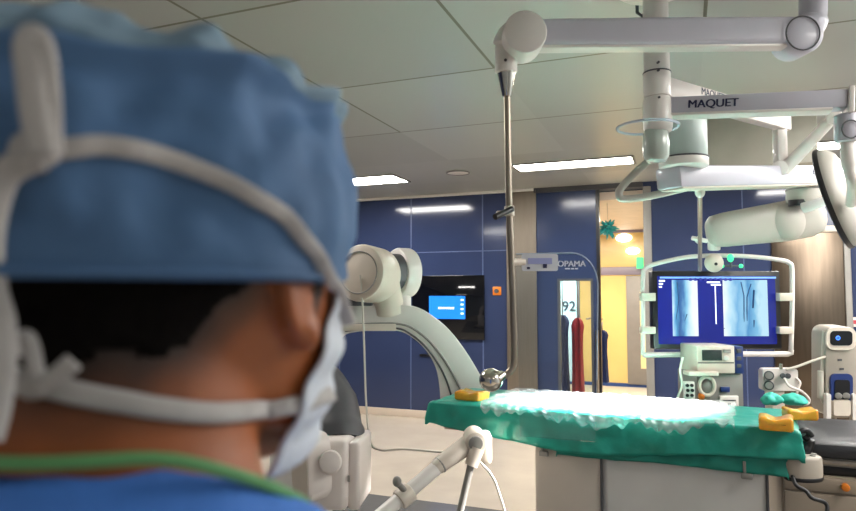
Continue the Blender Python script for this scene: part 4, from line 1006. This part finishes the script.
# scrub cap
CAPY = -.012
def cap_r(q, t_):
    """cap surface in head space: q azimuth (0 = right ear, 90 = face), t_ 0 at the rim to 1 at the crown"""
    zz = .004+.124*math.sin(min(1, t_*1.02)*PI/2)**.93
    pr = (1-max(0, t_)**1.95)**.52 if t_ < 1 else 0
    bulge = .006+.020*math.sin(min(1, t_*1.25)*PI*.62)
    ear_ = .010*(1-smooth01(0, .35, t_))*(math.exp(-((q+.12)/.35)**2)+math.exp(-((q-2*PI+.12)/.35)**2)+math.exp(-((q-PI-.12)/.35)**2)); bulge += ear_
    a = (.0825+bulge)*pr; b_ = (.112+bulge*1.1)*pr
    x_, y_ = a*math.cos(q)-.3*bulge, CAPY-.25*bulge+b_*math.sin(q)
    n1 = noise.noise(V((math.cos(q)*2.2, math.sin(q)*2.2, t_*3.0+2)))
    n2 = noise.noise(V((math.cos(q)*6, math.sin(q)*6, t_*9)))
    d = .008*n1+.0055*n2
    ple = math.sin(q*11+4*n1)                                             # gathers above the band
    if t_ > .5: d += .0035*ple*smooth01(.5, .62, t_)*(1-smooth01(.8, 1, t_))
    band = .50+.04*math.sin(q*2+.5); d += .009*math.exp(-((t_-band)/.03)**2)-.006*math.exp(-((t_-band-.06)/.03)**2)
    fold = (q-(-1.25))+1.35*(t_-.5); d += .008*math.exp(-(fold/.06)**2)*smooth01(.2, .5, t_)
    d *= smooth01(0, .12, t_); zz += .036*math.exp(-(abs((q-PI/2+PI) % (2*PI)-PI)/.75)**4)*(1-smooth01(0, .7, t_)); zz += .06*y_*smooth01(.1, .8, t_)
    nrm = V((math.cos(q)/a if a > 1e-4 else 0, math.sin(q)/b_ if b_ > 1e-4 else 0, 0))
    if nrm.length > 0: nrm.normalize()
    nrm = (nrm*pr+Z*(1-pr*.7)).normalized()
    return V((x_, y_, zz))+nrm*d
NQ, NT = 220, 90
rows = [[B(*cap_r(2*PI*k/NQ, j/NT)) for k in range(NQ)] for j in range(NT)]
inner = [[B(*(V(cap_r(2*PI*k/NQ, 0))*.985+V((0, 0, -.001+dz)))) for k in range(NQ)] for dz in (.02, 0)]
KC = 46
mb = MB(); mb.loft(inner+rows[:KC], False); capband = mb; mb = MB(); mb.loft(rows[KC-1:], False); b = mb.bm
top = b.verts.new(B(-.3*.02, CAPY-.25*.02, .127)); b.verts.ensure_lookup_table()
n0 = (NT-KC)*NQ
for k in range(NQ): b.faces.new((b.verts[n0+k], b.verts[n0+(k+1) % NQ], top))
bmesh.ops.recalc_face_normals(b, faces=b.faces)
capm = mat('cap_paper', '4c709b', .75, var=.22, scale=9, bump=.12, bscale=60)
nt = capm.node_tree; pb = nt.nodes['Principled BSDF']; tl = nt.nodes.new('ShaderNodeBsdfTranslucent'); ms = nt.nodes.new('ShaderNodeMixShader'); ms.inputs[0].default_value = .12
tl.inputs[0].default_value = (.35, .5, .62, 1); nt.links.new(pb.outputs[0], ms.inputs[1]); nt.links.new(tl.outputs[0], ms.inputs[2]); nt.links.new(ms.outputs[0], nt.nodes['Material Output'].inputs[0])
fb = b.copy(); m2 = bpy.data.meshes.new('t'); capband.bm.to_mesh(m2); fb.from_mesh(m2); bpy.data.meshes.remove(m2); capbvh = BVHTree.FromBMesh(fb); fb.free()
bmesh.ops.recalc_face_normals(capband.bm, faces=capband.bm.faces)
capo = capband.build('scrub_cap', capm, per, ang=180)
crm = mat('lit_crown_paper', '7893a6', .7, var=.25, scale=16, bump=.2, bscale=50)  # paler copy of the cap colour, painting the light at its top
mb.build('crown', crm, capo, ang=180, label='gathered crown of the cap, light put into its paler colour')
rimp = [B(*(cap_r(2*PI*k/NQ, .012)+V((0, 0, -.001)))) for k in range(0, NQ, 2)]; rimp.append(rimp[0])
MB().tube(rimp, .0022, 6, False).build('cap_hem', capm, capo)
# mask: pleated shell over nose, mouth and chin
def mask_p(q, f):
    z_ = .002-.102*f
    rows_ = [(.02, .090, .072), (-.02, .091, .072), (-.045, .089, .068), (-.07, .084, .061), (-.09, .074, .050), (-.11, .06, .04)]
    for (z0, b0, a0), (z1, b1, a1) in zip(rows_, rows_[1:]):
        if z1 <= z_ <= z0: k = (z0-z_)/(z0-z1); bb = b0+(b1-b0)*k; aa = a0+(a1-a0)*k; break
    else: bb, aa = rows_[-1][1:]
    cy = .008 if z_ > -.05 else .008+.012*smooth01(-.05, -.1, z_)
    nose = .038*math.exp(-(q/.42)**2)*(1-abs(f-.33)*1.1)
    pl = .0025*math.sin(f*PI*7)*math.cos(q*.6)
    r_ = 1.07
    return V((aa*r_*math.sin(q)+pl*math.sin(q), cy+(bb*r_+max(0, nose)+.004+pl)*math.cos(q), z_))
rows = []
for j in range(41):
    f = j/40; lim = math.radians(72+26*f); rows.append([B(*mask_p(-lim+2*lim*k/60, f)) for k in range(61)])
mm = mat('mask_fabric', 'ccd2dc', .8, var=.05, scale=40, bump=.1, bscale=120)
mb = MB(); mb.loft(rows, False, False)
mko = mb.build('face_mask', mm, per, ang=180); s = mko.modifiers.new('s', 'SOLIDIFY'); s.thickness = .0018; s.offset = 1
# ties
def cast(px, py, tree, off, fall=None):
    r = ray(px, py).normalized(); h_ = tree.ray_cast(C0, r)
    if h_[0] is None: return fall
    return h_[0]+(h_[1] if h_[1].dot(r) < 0 else -h_[1])*off
def ribbon(pts, w_, name, parent, m, nrm=None, th=.0012):
    pts = [p for p in pts if p is not None]; mb = MB(); rows = []
    for i, p in enumerate(pts):
        t_ = (pts[min(i+1, len(pts)-1)]-pts[max(i-1, 0)]).normalized()
        n_ = (C0-p).normalized() if nrm is None else nrm; s_ = t_.cross(n_).normalized(); n_ = s_.cross(t_)
        ww = w_[min(i, len(w_)-1)] if isinstance(w_, list) else w_
        rows.append([p+s_*ww/2+n_*th*.3, p+s_*ww*.25+n_*th, p-s_*ww*.25+n_*th, p-s_*ww/2+n_*th*.3, p-s_*ww/2-n_*th, p+s_*ww/2-n_*th])
    mb.loft(rows); return mb.build(name, m, parent, ang=180)
tie = mat('mask_tie', 'aeaaa8', .8, var=.06, scale=60, bump=.1, bscale=150)
bvw = BVHTree.FromObject(bo, bpy.context.evaluated_depsgraph_get()) if False else bvh
def path2(px, n=9): return spline([V((x_, y_, 0)) for x_, y_ in px], n)
pts = [cast(p.x, p.y, capbvh, .003) for p in path2([(326, 281), (314, 258), (300, 238), (284, 219), (262, 203), (236, 188), (205, 172), (170, 159), (135, 151), (100, 147), (72, 149), (45, 157), (30, 165)])]
pts = [p for p in pts if p]
front = B(.0775, .038, -.0); ribbon([B(.074, .055, -.02)]+[front]+pts, .0075, 'upper_tie', mko, tie)
kp = cast(42, 156, capbvh, .006, P(42, 156, .28))
MB().ell(kp, VA, (.009, .006, .007)).build('tie_knot', tie, mko)
kd = (kp-C0).dot(F)
def near(px, d): return [P(x_, y_, d) for x_, y_ in px]
sp_ = lambda px, d0: spline([P(x_, y_, d0-.0006*i) for i, (x_, y_) in enumerate(px)], 6)
ribbon(sp_([(48, 156), (47, 120), (45, 80), (41, 50), (34, 36), (27, 46), (30, 80), (35, 120), (42, 155)], kd-.012), .0085, 'tie_loop', mko, tie, nrm=(-F+R*.25).normalized())
ribbon(sp_([(40, 157), (20, 164), (4, 176), (-6, 200), (-12, 230), (-14, 262)], kd-.004), .010, 'tie_end', mko, tie)
lt = path2([(327, 392), (312, 398), (295, 403), (270, 407), (240, 411), (210, 413), (180, 411), (150, 407), (120, 401), (90, 395), (62, 388), (40, 382), (15, 376)])
ribbon([B(*mask_p(math.radians(70), .62))]+[cast(p.x, p.y, bvh, .0035) for p in lt], .0092, 'lower_tie', mko, tie)
kp2 = cast(42, 383, bvh, .006, P(42, 383, .27)); kd2 = (kp2-C0).dot(F)
MB().ell(kp2, VA, (.007, .005, .006)).build('tie_knot', tie, mko)
ribbon(sp_([(42, 384), (36, 370), (32, 350), (27, 338), (20, 340), (17, 356)], kd2-.006), .006, 'tie_loop', mko, tie)
ribbon(sp_([(44, 384), (58, 375), (73, 362)], kd2-.008), .0075, 'tie_end', mko, tie)
ribbon(sp_([(-14, 240), (-10, 290), (-2, 320), (0, 350), (-3, 385), (-8, 415), (-15, 440)], kd2-.02), .011, 'tie_end', mko, tie)
# gown
def zneck(y_): return -.066-.5*max(0, y_+.082)
mb = MB()
GR = [(-.072, -.042, .072, .075), (-.082, -.043, .080, .078), (-.095, -.044, .094, .080), (-.115, -.045, .116, .084), (-.14, -.046, .146, .09), (-.17, -.046, .176, .097), (-.22, -.046, .198, .106), (-.27, -.042, .208, .118), (-.36, -.037, .202, .128), (-.5, -.033, .182, .122), (-.62, -.03, .182, .125), (-.76, -.03, .198, .135), (-.95, -.03, .205, .145), (-1.2, -.03, .215, .155), (-1.25, -.03, .215, .155)]
lathe(mb, GR)
for s in (-1, 1):
    mb.tube([B(.14*s, -.045, -.225), B(.205*s, -.05, -.3), B(.245*s, -.05, -.52), B(.235*s, .06, -.6), B(.17*s, .17, -.585)], [.075, .07, .06, .055, .04], 20)
gm_ = remeshed(mb, 'gown_t', .007, 8)
gn_ = [v.normal.copy() for v in gm_.vertices]
for v, vn_ in zip(gm_.vertices, gn_):
    p_ = loc(v.co); zn_ = zneck(p_.y)+hc.z-.002; v.co.z = min(v.co.z, zn_+.12*max(0, v.co.z-zn_)) if p_.z > -.2 else v.co.z
    v.co += vn_*(.004*noise.noise(v.co*14)+.002*noise.noise(v.co*34)); v.co -= per.location
gm_.materials.clear(); gm_.materials.append(mat('gown_cloth', '3f79d0', .75, var=.08, scale=20, bump=.1, bscale=200)); gm_.name = 'gown'
go = bpy.data.objects.new('gown', gm_); COL.objects.link(go); go.parent = per
col_ = [B((.074+.030*(1+math.sin(q))/2)*math.cos(q), -.042+(.0765+.008*(1+math.sin(q))/2)*math.sin(q), zneck(-.042+.078*math.sin(q))+.001) for q in [2*PI*k/64 for k in range(65)]]
gb_ = BVHTree.FromPolygons([v.co+per.location for v in gm_.vertices], [tuple(p.vertices) for p in gm_.polygons])
col_ = [gb_.find_nearest(p)[0] if loc(p).y > -.03 else p for p in col_[:-1]]
for it in range(3): col_ = [(col_[k-1]+col_[k]*2+col_[(k+1) % len(col_)])/4 for k in range(len(col_))]
col_.append(col_[0])
MB().tube(col_, .0027, 8, False).build('collar_piping', mat('green_piping', '5f9a62', .7), go)
for s in (-1, 1):
    mb = MB().ell(B(.1*s, .025, FZ+.04), bax(), (.05, .138, .046))
    for v in mb.bm.verts: v.co.z = max(v.co.z, .001)
    mb.build('clog', 'white', per)
    MB().tube([B(.1*s, -.025, -1.15), B(.1*s, -.04, -1.32), B(.1*s, -.045, FZ+.08)], [.082, .08, .078], 20).build('trouser_leg', gm_.materials[0], per)
